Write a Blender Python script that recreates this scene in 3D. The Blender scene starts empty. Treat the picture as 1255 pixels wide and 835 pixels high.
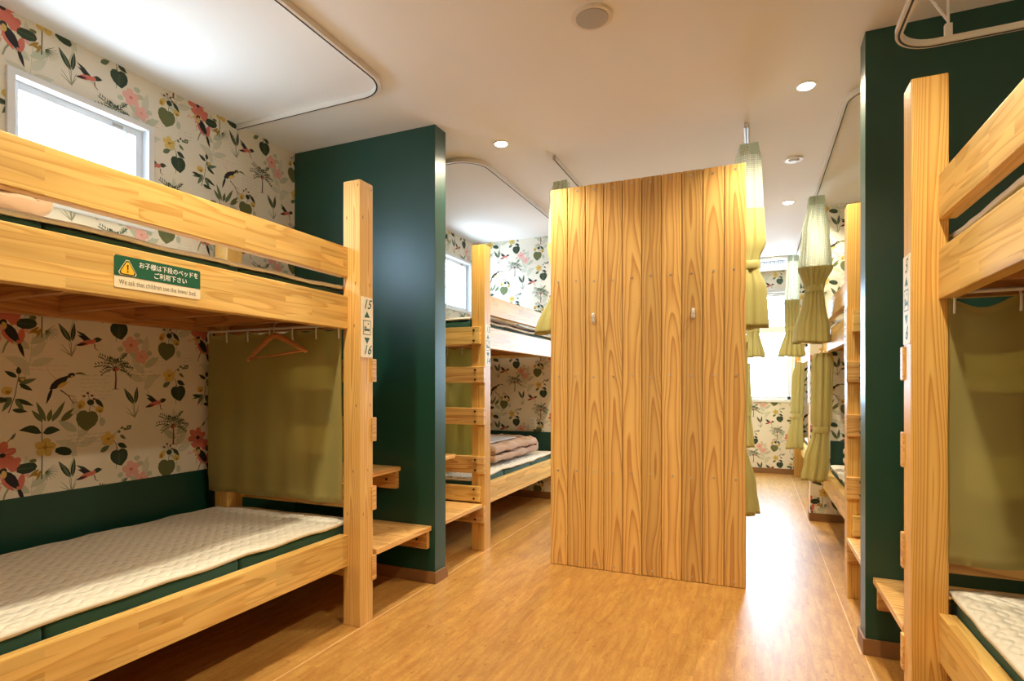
import bpy, bmesh, math, random
from mathutils import Vector, Matrix, noise
rnd = random.Random(7)
C = bpy.context.scene.collection
K = 1.165          # model units to metres
PI = math.pi
CEIL = 2.41
WL, WR = -2.50, 1.36        # side walls
YB, YF = -1.30, 7.35        # wall behind the viewer, far wall

# ------------------------------------------------------------------ materials
def new_mat(name):
    m = bpy.data.materials.new(name); m.use_nodes = True
    nt = m.node_tree; nt.nodes.clear()
    out = nt.nodes.new('ShaderNodeOutputMaterial'); b = nt.nodes.new('ShaderNodeBsdfPrincipled')
    nt.links.new(b.outputs[0], out.inputs[0])
    return m, nt, b
def N(nt, t, **kw):
    n = nt.nodes.new(t)
    for k, v in kw.items():
        if k.startswith('i_'):
            key = k[2:].replace('_', ' ')
            n.inputs[int(key) if key.isdigit() else key].default_value = v
        else: setattr(n, k, v)
    return n
def srgb(r, g, b):
    f = lambda c: (c/255/12.92) if c/255 <= 0.04045 else ((c/255+0.055)/1.055)**2.4
    return (f(r), f(g), f(b), 1)
def plain(name, col, rough=0.5, metal=0.0, spec=0.5, bump=0, bscale=200):
    m, nt, b = new_mat(name)
    b.inputs['Base Color'].default_value = col; b.inputs['Roughness'].default_value = rough
    b.inputs['Metallic'].default_value = metal; b.inputs['Specular IOR Level'].default_value = spec
    tc = N(nt, 'ShaderNodeTexCoord'); nz = N(nt, 'ShaderNodeTexNoise', i_Scale=bscale, i_Detail=3.0)
    nt.links.new(tc.outputs['Object'], nz.inputs['Vector'])
    if bump:
        bp = N(nt, 'ShaderNodeBump', i_Strength=bump, i_Distance=0.001)
        nt.links.new(nz.outputs['Fac'], bp.inputs['Height']); nt.links.new(bp.outputs[0], b.inputs['Normal'])
    return m
def math_(nt, op, a, b=None, c=None):
    n = nt.nodes.new('ShaderNodeMath'); n.operation = op
    for i, x in enumerate((a, b, c)):
        if x is None: continue
        if isinstance(x, (int, float)): n.inputs[i].default_value = x
        else: nt.links.new(x, n.inputs[i])
    return n.outputs[0]
def comb(nt, x, y, z=0.0):
    n = nt.nodes.new('ShaderNodeCombineXYZ')
    for i, v in enumerate((x, y, z)):
        if isinstance(v, (int, float)): n.inputs[i].default_value = v
        else: nt.links.new(v, n.inputs[i])
    return n.outputs[0]
def mixc(nt, fac, a, b, mode='MIX'):
    n = nt.nodes.new('ShaderNodeMix'); n.data_type = 'RGBA'; n.blend_type = mode
    for i, x in ((0, fac), (6, a), (7, b)):
        if isinstance(x, (int, float)): n.inputs[i].default_value = x
        elif isinstance(x, tuple): n.inputs[i].default_value = x
        else: nt.links.new(x, n.inputs[i])
    return n.outputs[2]

def wood(name, light, dark, lam=True, knots=0.0, rough=0.42, vs=13.0, tone=(0.78, 1.12), stave=0.036, rings=9.0, us=1.0, cath=None):
    m, nt, b = new_mat(name)
    uv = N(nt, 'ShaderNodeUVMap'); sp = N(nt, 'ShaderNodeSeparateXYZ')
    nt.links.new(uv.outputs[0], sp.inputs[0]); u, v = sp.outputs[0], sp.outputs[1]
    if lam:
        br = N(nt, 'ShaderNodeTexBrick', offset=0.37, offset_frequency=2, squash=1.0)
        br.inputs['Color1'].default_value = (0, 0, 0, 1); br.inputs['Color2'].default_value = (1, 1, 1, 1)
        br.inputs['Scale'].default_value = 1.0; br.inputs['Mortar Size'].default_value = 0.0
        br.inputs['Brick Width'].default_value = 0.43; br.inputs['Row Height'].default_value = stave
        nt.links.new(uv.outputs[0], br.inputs['Vector'])
        r = br.outputs['Color']
        rs = N(nt, 'ShaderNodeSeparateColor'); nt.links.new(r, rs.inputs[0]); r = rs.outputs[0]
    else:
        oi = N(nt, 'ShaderNodeObjectInfo'); r = oi.outputs['Random']
    uu = math_(nt, 'MULTIPLY_ADD', u, us, math_(nt, 'MULTIPLY', r, 37.0))
    vv = math_(nt, 'MULTIPLY_ADD', v, vs, math_(nt, 'MULTIPLY', r, 53.0))
    nz = N(nt, 'ShaderNodeTexNoise', i_Scale=1.0, i_Detail=1.5, i_Roughness=0.4, i_Distortion=0.25)
    nt.links.new(comb(nt, uu, vv, 0.0), nz.inputs['Vector'])
    if cath:                                # flat-sawn board: nested arches along the middle, straight lines at the sides
        hw, r1, r2, r3 = cath
        nl = N(nt, 'ShaderNodeTexNoise', i_Scale=1.0, i_Detail=1.0); nt.links.new(comb(nt, math_(nt, 'MULTIPLY_ADD', u, 0.9, math_(nt, 'MULTIPLY', r, 71.0)), 0.5, 0.0), nl.inputs['Vector'])
        vc = math_(nt, 'MULTIPLY_ADD', math_(nt, 'SUBTRACT', nl.outputs['Fac'], 0.5), hw*1.6, v)
        q = math_(nt, 'DIVIDE', vc, hw); q = math_(nt, 'POWER', math_(nt, 'ABSOLUTE', q), 1.6)
        f_ = math_(nt, 'MULTIPLY_ADD', q, r1, math_(nt, 'MULTIPLY', u, r2))
        f_ = math_(nt, 'MULTIPLY_ADD', nl.outputs['Fac'], r1*1.3, f_)
        f_ = math_(nt, 'MULTIPLY_ADD', nz.outputs['Fac'], r3, f_)
        ph = math_(nt, 'FRACT', math_(nt, 'ADD', f_, math_(nt, 'MULTIPLY', r, 9.0)))
    else: ph = math_(nt, 'FRACT', math_(nt, 'MULTIPLY', nz.outputs['Fac'], rings))
    g = math_(nt, 'POWER', ph, 2.2)                                    # slow rise, sharp fall: growth rings
    edge = math_(nt, 'SMOOTH_MIN', math_(nt, 'MULTIPLY', math_(nt, 'SUBTRACT', 1.0, ph), 9.0), 1.0, 0.1)
    g = math_(nt, 'MULTIPLY', g, edge)
    fz = N(nt, 'ShaderNodeTexNoise', i_Scale=1.0, i_Detail=2.0)
    nt.links.new(comb(nt, math_(nt, 'MULTIPLY', u, 5.0), math_(nt, 'MULTIPLY', v, 260.0), r), fz.inputs['Vector'])
    g = math_(nt, 'MULTIPLY_ADD', math_(nt, 'SUBTRACT', fz.outputs['Fac'], 0.5), 0.5, g)
    cl = N(nt, 'ShaderNodeClamp'); nt.links.new(g, cl.inputs[0])
    col = mixc(nt, cl.outputs[0], light, dark)
    tn = math_(nt, 'MULTIPLY_ADD', r, tone[1]-tone[0], tone[0])
    tc = N(nt, 'ShaderNodeCombineColor')
    nt.links.new(tn, tc.inputs[0]); nt.links.new(tn, tc.inputs[1]); nt.links.new(math_(nt, 'MULTIPLY', tn, 0.97), tc.inputs[2])
    col = mixc(nt, 1.0, col, tc.outputs[0], 'MULTIPLY')
    if knots:
        vo = N(nt, 'ShaderNodeTexVoronoi', i_Scale=1.0, i_Randomness=1.0)
        nt.links.new(comb(nt, math_(nt, 'MULTIPLY', u, 8.0), math_(nt, 'MULTIPLY', v, 20.0), r), vo.inputs['Vector'])
        k = N(nt, 'ShaderNodeMapRange', i_1=0.04*knots, i_2=0.10*knots, i_3=1.0, i_4=0.0)
        nt.links.new(vo.outputs['Distance'], k.inputs[0])
        col = mixc(nt, math_(nt, 'MULTIPLY', k.outputs[0], 0.75), col, srgb(96, 48, 26))
    nt.links.new(col, b.inputs['Base Color'])
    b.inputs['Roughness'].default_value = rough; b.inputs['Specular IOR Level'].default_value = 0.4
    bp = N(nt, 'ShaderNodeBump', i_Strength=0.15, i_Distance=0.0006)
    nt.links.new(cl.outputs[0], bp.inputs['Height']); nt.links.new(bp.outputs[0], b.inputs['Normal'])
    return m

M = {}
M['rail'] = wood('laminated_pine', srgb(234, 196, 118), srgb(204, 150, 72), True, 0, tone=(0.84, 1.08), rings=7)
M['post'] = wood('solid_cedar_post', srgb(234, 192, 116), srgb(192, 128, 58), False, 1.0, vs=22, tone=(0.9, 1.0), us=0.5, cath=(.05, 5, .5, 1.6))
M['postr'] = wood('clear_cedar_post', srgb(234, 188, 104), srgb(186, 116, 44), False, 0.0, vs=14, tone=(0.92, 1.0), us=0.5, cath=(.05, 5, 1.1, 1.6))
M['rung'] = wood('cedar_rung', srgb(230, 184, 112), srgb(176, 112, 54), False, 0.5, vs=16, tone=(0.8, 1.02), rings=9)
M['tread'] = wood('cedar_tread', srgb(236, 192, 124), srgb(190, 122, 60), True, 0.0, vs=12, tone=(0.85, 1.05), stave=0.11)
M['board'] = wood('cedar_partition_board', srgb(236, 192, 116), srgb(184, 118, 60), False, 0.35, vs=9, tone=(0.78, 1.08), us=1.5, rough=0.36, cath=(.062, 2.4, 1.2, 3.0))
M['joist'] = wood('cedar_joist', srgb(206, 150, 92), srgb(150, 90, 48), False, 0.4, vs=12, tone=(0.85, 1.0))
M['hangerwood'] = wood('beech_hanger', srgb(206, 140, 84), srgb(170, 104, 58), False, 0, vs=30)
M['ceiling'] = plain('ceiling_paper', (0.80, 0.795, 0.79, 1), 0.9, bump=0.25, bscale=260)
M['teal'] = plain('teal_wall_paint', (0.0032, 0.052, 0.034, 1), 0.37, spec=0.65, bump=0.12, bscale=120)
M['teal_flat'] = plain('teal_panel', (0.004, 0.046, 0.034, 1), 0.6)
M['white'] = plain('white_pvc', (0.80, 0.83, 0.86, 1), 0.35)
M['ivory'] = plain('ivory_plastic', (0.74, 0.66, 0.52, 1), 0.4)
M['rail_white'] = plain('white_enamelled_rail', (0.72, 0.68, 0.62, 1), 0.35)
M['slot'] = plain('dark_slot', (0.02, 0.022, 0.03, 1), 0.6)
M['base'] = plain('brown_baseboard', srgb(138, 98, 58), 0.5)
M['bolt'] = plain('dark_bolt', srgb(50, 34, 28), 0.45, 0.3)
M['screw'] = plain('steel_screw', (0.62, 0.6, 0.56, 1), 0.35, 0.9)
M['steel'] = plain('steel', (0.55, 0.54, 0.52, 1), 0.3, 0.9)
M['grey'] = plain('grey_grille', (0.42, 0.40, 0.37, 1), 0.7, bump=0.5, bscale=500)
M['green'] = plain('sign_green', srgb(12, 92, 62), 0.5)
M['cream'] = plain('sign_cream', srgb(246, 232, 200), 0.5)
M['platew'] = plain('plate_cream', srgb(240, 230, 205), 0.5)
M['yellow'] = plain('sign_yellow', srgb(250, 196, 40), 0.5)
M['black'] = plain('sign_black', srgb(40, 34, 26), 0.6)
M['ink'] = plain('sign_ink', srgb(110, 104, 84), 0.6)
M['white_ink'] = plain('sign_white', srgb(250, 250, 244), 0.5)
M['bead'] = plain('weld_bead', srgb(232, 196, 150), 0.3)
M['mint'] = plain('mint_header_tape', (0.55, 0.70, 0.58, 1), 0.8)

def fabric(name, col, rough=0.75, sheen=0.3, weave=900, bump=0.3, dark=0.85):
    m, nt, b = new_mat(name)
    tc = N(nt, 'ShaderNodeTexCoord')
    nz = N(nt, 'ShaderNodeTexNoise', i_Scale=weave, i_Detail=2.0); nt.links.new(tc.outputs['Object'], nz.inputs['Vector'])
    n2 = N(nt, 'ShaderNodeTexNoise', i_Scale=6.0, i_Detail=2.0); nt.links.new(tc.outputs['Object'], n2.inputs['Vector'])
    d = tuple(c*dark for c in col[:3]) + (1,)
    c1 = mixc(nt, nz.outputs['Fac'], d, col); nt.links.new(c1, b.inputs['Base Color'])
    b.inputs['Roughness'].default_value = rough; b.inputs['Sheen Weight'].default_value = sheen
    bp = N(nt, 'ShaderNodeBump', i_Strength=bump, i_Distance=0.0006)
    nt.links.new(nz.outputs['Fac'], bp.inputs['Height']); nt.links.new(bp.outputs[0], b.inputs['Normal'])
    return m
M['olive'] = fabric('olive_curtain_cloth', (0.54, 0.49, 0.17, 1), 0.5, 0.2)
M['duvet'] = fabric('beige_duvet_cloth', (0.47, 0.29, 0.175, 1), 0.8, 0.2, 300)
M['grey_cloth'] = fabric('grey_blanket', (0.50, 0.46, 0.42, 1), 0.85)
M['pillow'] = fabric('cream_pillow', (0.74, 0.66, 0.52, 1), 0.8)
M['mat_green'] = fabric('dark_green_mattress_cloth', (0.012, 0.075, 0.045, 1), 0.8, 0.1, 500)

def quilt():
    m, nt, b = new_mat('quilted_white_pad')
    uv = N(nt, 'ShaderNodeUVMap'); sp = N(nt, 'ShaderNodeSeparateXYZ'); nt.links.new(uv.outputs[0], sp.inputs[0])
    u, v = sp.outputs[0], sp.outputs[1]
    a, w = 0.055, 0.10
    s = math_(nt, 'SINE', math_(nt, 'MULTIPLY', u, 2*PI/w))
    h1 = math_(nt, 'ABSOLUTE', math_(nt, 'SINE', math_(nt, 'MULTIPLY', math_(nt, 'MULTIPLY_ADD', s, 0.27, math_(nt, 'MULTIPLY', v, 1/a)), PI)))
    h2 = math_(nt, 'ABSOLUTE', math_(nt, 'SINE', math_(nt, 'MULTIPLY', math_(nt, 'MULTIPLY_ADD', s, -0.27, math_(nt, 'MULTIPLY_ADD', v, 1/a, 0.0)), PI)))
    h = math_(nt, 'POWER', math_(nt, 'MULTIPLY', math_(nt, 'ADD', h1, 0.25), math_(nt, 'MULTIPLY_ADD', h2, 0.6, 0.4)), 0.6)
    nz = N(nt, 'ShaderNodeTexNoise', i_Scale=25.0, i_Detail=3.0); nt.links.new(uv.outputs[0], nz.inputs['Vector'])
    h = math_(nt, 'MULTIPLY_ADD', nz.outputs['Fac'], 0.6, h)
    bp = N(nt, 'ShaderNodeBump', i_Strength=0.9, i_Distance=0.014)
    nt.links.new(h, bp.inputs['Height']); nt.links.new(bp.outputs[0], b.inputs['Normal'])
    b.inputs['Base Color'].default_value = (0.80, 0.76, 0.64, 1); b.inputs['Roughness'].default_value = 0.85
    b.inputs['Sheen Weight'].default_value = 0.3
    return m
M['quilt'] = quilt()

def net():
    m, nt, b = new_mat('open_net_mesh')
    out = [n for n in nt.nodes if n.type == 'OUTPUT_MATERIAL'][0]
    uv = N(nt, 'ShaderNodeUVMap'); sp = N(nt, 'ShaderNodeSeparateXYZ'); nt.links.new(uv.outputs[0], sp.inputs[0])
    a = math_(nt, 'ABSOLUTE', math_(nt, 'SINE', math_(nt, 'MULTIPLY', sp.outputs[0], PI/0.012)))
    c = math_(nt, 'ABSOLUTE', math_(nt, 'SINE', math_(nt, 'MULTIPLY', sp.outputs[1], PI/0.012)))
    hole = math_(nt, 'GREATER_THAN', math_(nt, 'MINIMUM', a, c), 0.42)
    tr = N(nt, 'ShaderNodeBsdfTransparent'); tl = N(nt, 'ShaderNodeBsdfTranslucent'); tl.inputs[0].default_value = (0.8, 0.85, 0.72, 1)
    mx0 = N(nt, 'ShaderNodeMixShader', i_0=0.4); nt.links.new(b.outputs[0], mx0.inputs[1]); nt.links.new(tl.outputs[0], mx0.inputs[2])
    mx = N(nt, 'ShaderNodeMixShader'); nt.links.new(math_(nt, 'MULTIPLY', hole, 0.62), mx.inputs[0])
    nt.links.new(mx0.outputs[0], mx.inputs[1]); nt.links.new(tr.outputs[0], mx.inputs[2]); nt.links.new(mx.outputs[0], out.inputs[0])
    b.inputs['Base Color'].default_value = (0.80, 0.84, 0.70, 1); b.inputs['Roughness'].default_value = 0.8
    return m
M['net'] = net()

def glass():
    m, nt, b = new_mat('window_glass')
    out = [n for n in nt.nodes if n.type == 'OUTPUT_MATERIAL'][0]
    tr = N(nt, 'ShaderNodeBsdfTransparent'); tr.inputs[0].default_value = (0.97, 0.985, 1.0, 1)
    gl = N(nt, 'ShaderNodeBsdfGlossy'); gl.inputs['Roughness'].default_value = 0.03
    mx = N(nt, 'ShaderNodeMixShader', i_0=0.06)
    nt.links.new(tr.outputs[0], mx.inputs[1]); nt.links.new(gl.outputs[0], mx.inputs[2]); nt.links.new(mx.outputs[0], out.inputs[0])
    return m
M['glass'] = glass()

def emit(name, col, s):
    m = bpy.data.materials.new(name); m.use_nodes = True; nt = m.node_tree; nt.nodes.clear()
    o = nt.nodes.new('ShaderNodeOutputMaterial'); e = nt.nodes.new('ShaderNodeEmission')
    e.inputs[0].default_value = col; e.inputs[1].default_value = s; nt.links.new(e.outputs[0], o.inputs[0])
    return m
M['lamp'] = emit('downlight_glow', (1.0, 0.86, 0.62, 1), 30)

def floor_mat():
    m, nt, b = new_mat('cork_look_vinyl_floor')
    tc = N(nt, 'ShaderNodeTexCoord'); sp = N(nt, 'ShaderNodeSeparateXYZ'); nt.links.new(tc.outputs['Object'], sp.inputs[0])
    x, y = sp.outputs[0], sp.outputs[1]
    yx = comb(nt, y, x, 0.0)
    br = N(nt, 'ShaderNodeTexBrick', offset=0.41, offset_frequency=2)
    br.inputs['Color1'].default_value = (0, 0, 0, 1); br.inputs['Color2'].default_value = (1, 1, 1, 1); br.inputs['Mortar'].default_value = (0.5, 0.5, 0.5, 1)
    br.inputs['Scale'].default_value = 1.0; br.inputs['Mortar Size'].default_value = 0.0009; br.inputs['Mortar Smooth'].default_value = 0.3
    br.inputs['Brick Width'].default_value = 0.95; br.inputs['Row Height'].default_value = 0.078
    nt.links.new(yx, br.inputs['Vector'])
    rs = N(nt, 'ShaderNodeSeparateColor'); nt.links.new(br.outputs['Color'], rs.inputs[0]); r = rs.outputs[0]
    n1 = N(nt, 'ShaderNodeTexNoise', i_Scale=1.0, i_Detail=5.0, i_Roughness=0.65, i_Distortion=0.3)
    nt.links.new(comb(nt, math_(nt, 'MULTIPLY_ADD', x, 30.0, math_(nt, 'MULTIPLY', r, 40)), math_(nt, 'MULTIPLY', y, 5.0), r), n1.inputs['Vector'])
    n2 = N(nt, 'ShaderNodeTexNoise', i_Scale=1.0, i_Detail=4.0, i_Roughness=0.7)
    nt.links.new(comb(nt, math_(nt, 'MULTIPLY', x, 130.0), math_(nt, 'MULTIPLY', y, 45.0), 0.0), n2.inputs['Vector'])
    vo = N(nt, 'ShaderNodeTexVoronoi', i_Scale=1.0)
    n3 = N(nt, 'ShaderNodeTexNoise', i_Scale=18.0, i_Detail=2.0); nt.links.new(tc.outputs['Object'], n3.inputs['Vector'])
    nt.links.new(comb(nt, math_(nt, 'MULTIPLY_ADD', n3.outputs['Fac'], 0.7, math_(nt, 'MULTIPLY', x, 17.0)), math_(nt, 'MULTIPLY_ADD', n3.outputs['Fac'], 0.6, math_(nt, 'MULTIPLY', y, 10.0)), 0.0), vo.inputs['Vector'])
    spk = N(nt, 'ShaderNodeMapRange', i_1=0.05, i_2=0.16, i_3=1.0, i_4=0.0); nt.links.new(vo.outputs['Distance'], spk.inputs[0])
    g = N(nt, 'ShaderNodeMapRange', i_1=0.32, i_2=0.70); nt.links.new(n1.outputs['Fac'], g.inputs[0])
    g2 = N(nt, 'ShaderNodeMapRange', i_1=0.45, i_2=0.75); nt.links.new(n2.outputs['Fac'], g2.inputs[0])
    col = mixc(nt, g.outputs[0], srgb(204, 157, 82), srgb(168, 115, 52))
    col = mixc(nt, math_(nt, 'MULTIPLY', g2.outputs[0], 0.5), col, srgb(146, 92, 44))
    col = mixc(nt, math_(nt, 'MULTIPLY', spk.outputs[0], 0.5), col, srgb(120, 64, 30))
    tn = math_(nt, 'MULTIPLY_ADD', r, 0.14, 0.92); tcc = N(nt, 'ShaderNodeCombineColor')
    for i in range(3): nt.links.new(tn, tcc.inputs[i])
    col = mixc(nt, 1.0, col, tcc.outputs[0], 'MULTIPLY')
    col = mixc(nt, math_(nt, 'MULTIPLY', br.outputs['Fac'], 0.45), col, srgb(120, 70, 34))
    nt.links.new(col, b.inputs['Base Color'])
    ro = math_(nt, 'MULTIPLY_ADD', n2.outputs['Fac'], 0.12, 0.33)
    nt.links.new(ro, b.inputs['Roughness']); b.inputs['Specular IOR Level'].default_value = 0.8
    bp = N(nt, 'ShaderNodeBump', i_Strength=0.12, i_Distance=0.0006)
    nt.links.new(n2.outputs['Fac'], bp.inputs['Height']); nt.links.new(bp.outputs[0], b.inputs['Normal'])
    return m
M['floor'] = floor_mat()

def paper():
    m, nt, b = new_mat('cream_wallpaper')
    tc = N(nt, 'ShaderNodeTexCoord'); n1 = N(nt, 'ShaderNodeTexNoise', i_Scale=3.0, i_Detail=5.0, i_Roughness=0.6)
    nt.links.new(tc.outputs['Object'], n1.inputs['Vector'])
    nt.links.new(mixc(nt, n1.outputs['Fac'], srgb(226, 219, 202), srgb(242, 237, 224)), b.inputs['Base Color'])
    b.inputs['Roughness'].default_value = 0.85; b.inputs['Specular IOR Level'].default_value = 0.2
    return m
M['paper'] = paper()
PAL = dict(dk=srgb(58, 72, 58), gr=srgb(104, 118, 92), ol=srgb(106, 112, 74), pale=srgb(192, 198, 176), pale2=srgb(210, 210, 192),
           bl=srgb(52, 50, 54), red=srgb(208, 120, 106), pink=srgb(228, 176, 166), yel=srgb(214, 186, 108), yd=srgb(168, 134, 66),
           br=srgb(120, 84, 74), ink=srgb(176, 168, 148), rink=srgb(216, 150, 138), gy=srgb(150, 152, 128))
PK = list(PAL)
for k, c in PAL.items(): M['w_'+k] = plain('wallpaper_print_'+k, c, 0.85, spec=0.2)
WP_MATS = [M['paper'], M['teal']] + [M['w_'+k] for k in PK]

# ------------------------------------------------------------------ object helpers
BASE = Vector((0, 0, 0))
def put(o, parent=None):
    C.objects.link(o)
    if parent is not None: o.parent = parent
    return o
def thing(name, label, cat, loc, group=None, kind=None):
    global BASE
    BASE = Vector(loc)
    o = bpy.data.objects.new(name, None); o.empty_display_size = 0.05; o.location = BASE*K
    if kind: o['kind'] = kind
    else:
        o['label'] = label; o['category'] = cat
    if group: o['group'] = group
    return put(o)
def fin(name, bm, mats, parent=None, smooth=False, base=None):
    """bm in model units, room coordinates -> one mesh object"""
    b = BASE if parent is not None else (Vector(base) if base is not None else Vector((0, 0, 0)))
    for v in bm.verts: v.co = (v.co - b)*K
    me = bpy.data.meshes.new(name); bm.to_mesh(me); bm.free()
    if not isinstance(mats, (list, tuple)): mats = [mats]
    for m in mats: me.materials.append(m)
    if smooth:
        for p in me.polygons: p.use_smooth = True
    o = bpy.data.objects.new(name, me)
    if parent is None: o.location = b*K
    return put(o, parent)
def tag(o, label, cat, group=None):
    o['label'] = label; o['category'] = cat
    if group: o['group'] = group
    return o
def struct(o):
    o['kind'] = 'structure'; return o
def add_box(bm, x0, x1, y0, y1, z0, z1, bev=0.0, mi=0):
    if x0 > x1: x0, x1 = x1, x0
    if y0 > y1: y0, y1 = y1, y0
    if z0 > z1: z0, z1 = z1, z0
    r = bmesh.ops.create_cube(bm, size=1.0)
    for v in r['verts']:
        v.co = Vector((x0+(v.co.x+.5)*(x1-x0), y0+(v.co.y+.5)*(y1-y0), z0+(v.co.z+.5)*(z1-z0)))
    fs = list({f for v in r['verts'] for f in v.link_faces})
    for f in fs: f.material_index = mi
    if bev > 0:
        es = list({e for v in r['verts'] for e in v.link_edges})
        bmesh.ops.bevel(bm, geom=es, offset=bev, segments=2, profile=0.6, affect='EDGES', clamp_overlap=True)
def grain_uv(bm, axis, off=None, centre=False):
    uvl = bm.loops.layers.uv.verify()
    ou, ov = off if off else (rnd.uniform(0, 20), rnd.uniform(0, 20))
    cc = [0, 0, 0]
    if centre:
        ov = 0; cc = [(min(v.co[i] for v in bm.verts)+max(v.co[i] for v in bm.verts))/2 for i in range(3)]
    for f in bm.faces:
        n = f.normal; k = max(range(3), key=lambda i: abs(n[i]))
        if k == axis:
            a, b = [i for i in range(3) if i != axis]
            for l in f.loops: l[uvl].uv = (l.vert.co[a]*K*0.4+ou, l.vert.co[b]*K+ov)
        else:
            b = 3-axis-k
            for l in f.loops: l[uvl].uv = (l.vert.co[axis]*K+ou, (l.vert.co[b]-cc[b]+(0 if centre else 0.31*k))*K+ov)
def wbox(name, x0, x1, y0, y1, z0, z1, mat, parent, bev=0.003, axis=None):
    bm = bmesh.new(); add_box(bm, x0, x1, y0, y1, z0, z1, bev)
    bm.normal_update()
    d = (abs(x1-x0), abs(y1-y0), abs(z1-z0))
    if axis is None: axis = max(range(3), key=lambda i: d[i])
    grain_uv(bm, axis, None, mat in (M['post'], M['postr'], M['board']) and name != 'light_block_panel')
    return fin(name, bm, mat, parent)
def pbox(name, x0, x1, y0, y1, z0, z1, mat, parent=None, bev=0.0):
    bm = bmesh.new(); add_box(bm, x0, x1, y0, y1, z0, z1, bev)
    return fin(name, bm, mat, parent)
def add_cyl(bm, c, r, h, axis='Z', seg=20, r2=None):
    mat = Matrix.Translation(Vector(c))
    if axis == 'X': mat = mat @ Matrix.Rotation(PI/2, 4, 'Y')
    if axis == 'Y': mat = mat @ Matrix.Rotation(PI/2, 4, 'X')
    bmesh.ops.create_cone(bm, cap_ends=True, segments=seg, radius1=r, radius2=r if r2 is None else r2, depth=h, matrix=mat)
def add_tube(bm, pts, r, seg=10, closed=False, rx=None):
    """sweep a circle (or flat ellipse rx x r) along points"""
    pts = [Vector(p) for p in pts]; rings = []
    for i, p in enumerate(pts):
        a = pts[max(0, i-1)]; b = pts[min(len(pts)-1, i+1)]
        t = (b-a).normalized()
        up = Vector((0, 0, 1)) if abs(t.z) < 0.95 else Vector((0, 1, 0))
        s = t.cross(up).normalized(); w = s.cross(t)
        rr = r[i] if isinstance(r, (list, tuple)) else r
        rings.append([bm.verts.new(p + s*math.cos(q)*(rx or rr) + w*math.sin(q)*rr) for q in [2*PI*j/seg for j in range(seg)]])
    for a, b in zip(rings, rings[1:]):
        for j in range(seg):
            bm.faces.new((a[j], a[(j+1) % seg], b[(j+1) % seg], b[j]))
    bm.faces.new(rings[0][::-1]); bm.faces.new(rings[-1])
def sweep_rect(bm, pts, w, z0, z1, off=0.0):
    """rectangular section along a horizontal path"""
    pts = [Vector((p[0], p[1], 0)) for p in pts]; R = []
    for i, p in enumerate(pts):
        a = pts[max(0, i-1)]; b = pts[min(len(pts)-1, i+1)]
        t = (b-a).normalized(); s = Vector((-t.y, t.x, 0))
        R.append([bm.verts.new(p+s*(off+dx)+Vector((0, 0, z))) for dx, z in ((-w/2, z0), (w/2, z0), (w/2, z1), (-w/2, z1))])
    for a, b in zip(R, R[1:]):
        for j in range(4): bm.faces.new((a[j], a[(j+1) % 4], b[(j+1) % 4], b[j]))
    bm.faces.new(R[0][::-1]); bm.faces.new(R[-1])
    bmesh.ops.recalc_face_normals(bm, faces=bm.faces)

# ------------------------------------------------------------------ wallpaper print
def leaf(cx, cy, L, W, ang, bend=0.0, n=5):
    up, dn = [], []
    for i in range(n+1):
        t = i/n; w = W*math.sin(PI*t**0.8)*0.5; y = bend*L*math.sin(PI*t)
        up.append((t*L, y+w)); dn.append((t*L, y-w))
    p = up + dn[-2:0:-1]; c, s = math.cos(ang), math.sin(ang)
    return [(cx+x*c-y*s, cy+x*s+y*c) for x, y in p]
def heart(cx, cy, S, ang):
    p = [(0, 0.30), (0.16, 0.38), (0.36, 0.34), (0.49, 0.16), (0.51, -0.06), (0.42, -0.30), (0.24, -0.48), (0.06, -0.64), (-0.18, -0.52), (-0.38, -0.34), (-0.50, -0.10), (-0.49, 0.14), (-0.36, 0.33), (-0.16, 0.38)]
    c, s = math.cos(ang), math.sin(ang)
    return [(cx+S*(x*c-y*s), cy+S*(x*s+y*c)) for x, y in p]
def blob(cx, cy, rx, ry, ang=0, n=9, j=0.12):
    c, s = math.cos(ang), math.sin(ang); out = []
    for i in range(n):
        a = 2*PI*i/n; k = 1+TR.uniform(-j, j)
        x, y = rx*k*math.cos(a), ry*k*math.sin(a); out.append((cx+x*c-y*s, cy+x*s+y*c))
    return out
def stroke(pts, w0, w1):
    up, dn = [], []
    for i, p in enumerate(pts):
        a = pts[max(0, i-1)]; b = pts[min(len(pts)-1, i+1)]
        dx, dy = b[0]-a[0], b[1]-a[1]; l = math.hypot(dx, dy) or 1; w = (w0+(w1-w0)*i/(len(pts)-1))/2
        up.append((p[0]-dy/l*w, p[1]+dx/l*w)); dn.append((p[0]+dy/l*w, p[1]-dx/l*w))
    return [[up[i], up[i+1], dn[i+1], dn[i]] for i in range(len(pts)-1)]
TR = random.Random(3)
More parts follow.
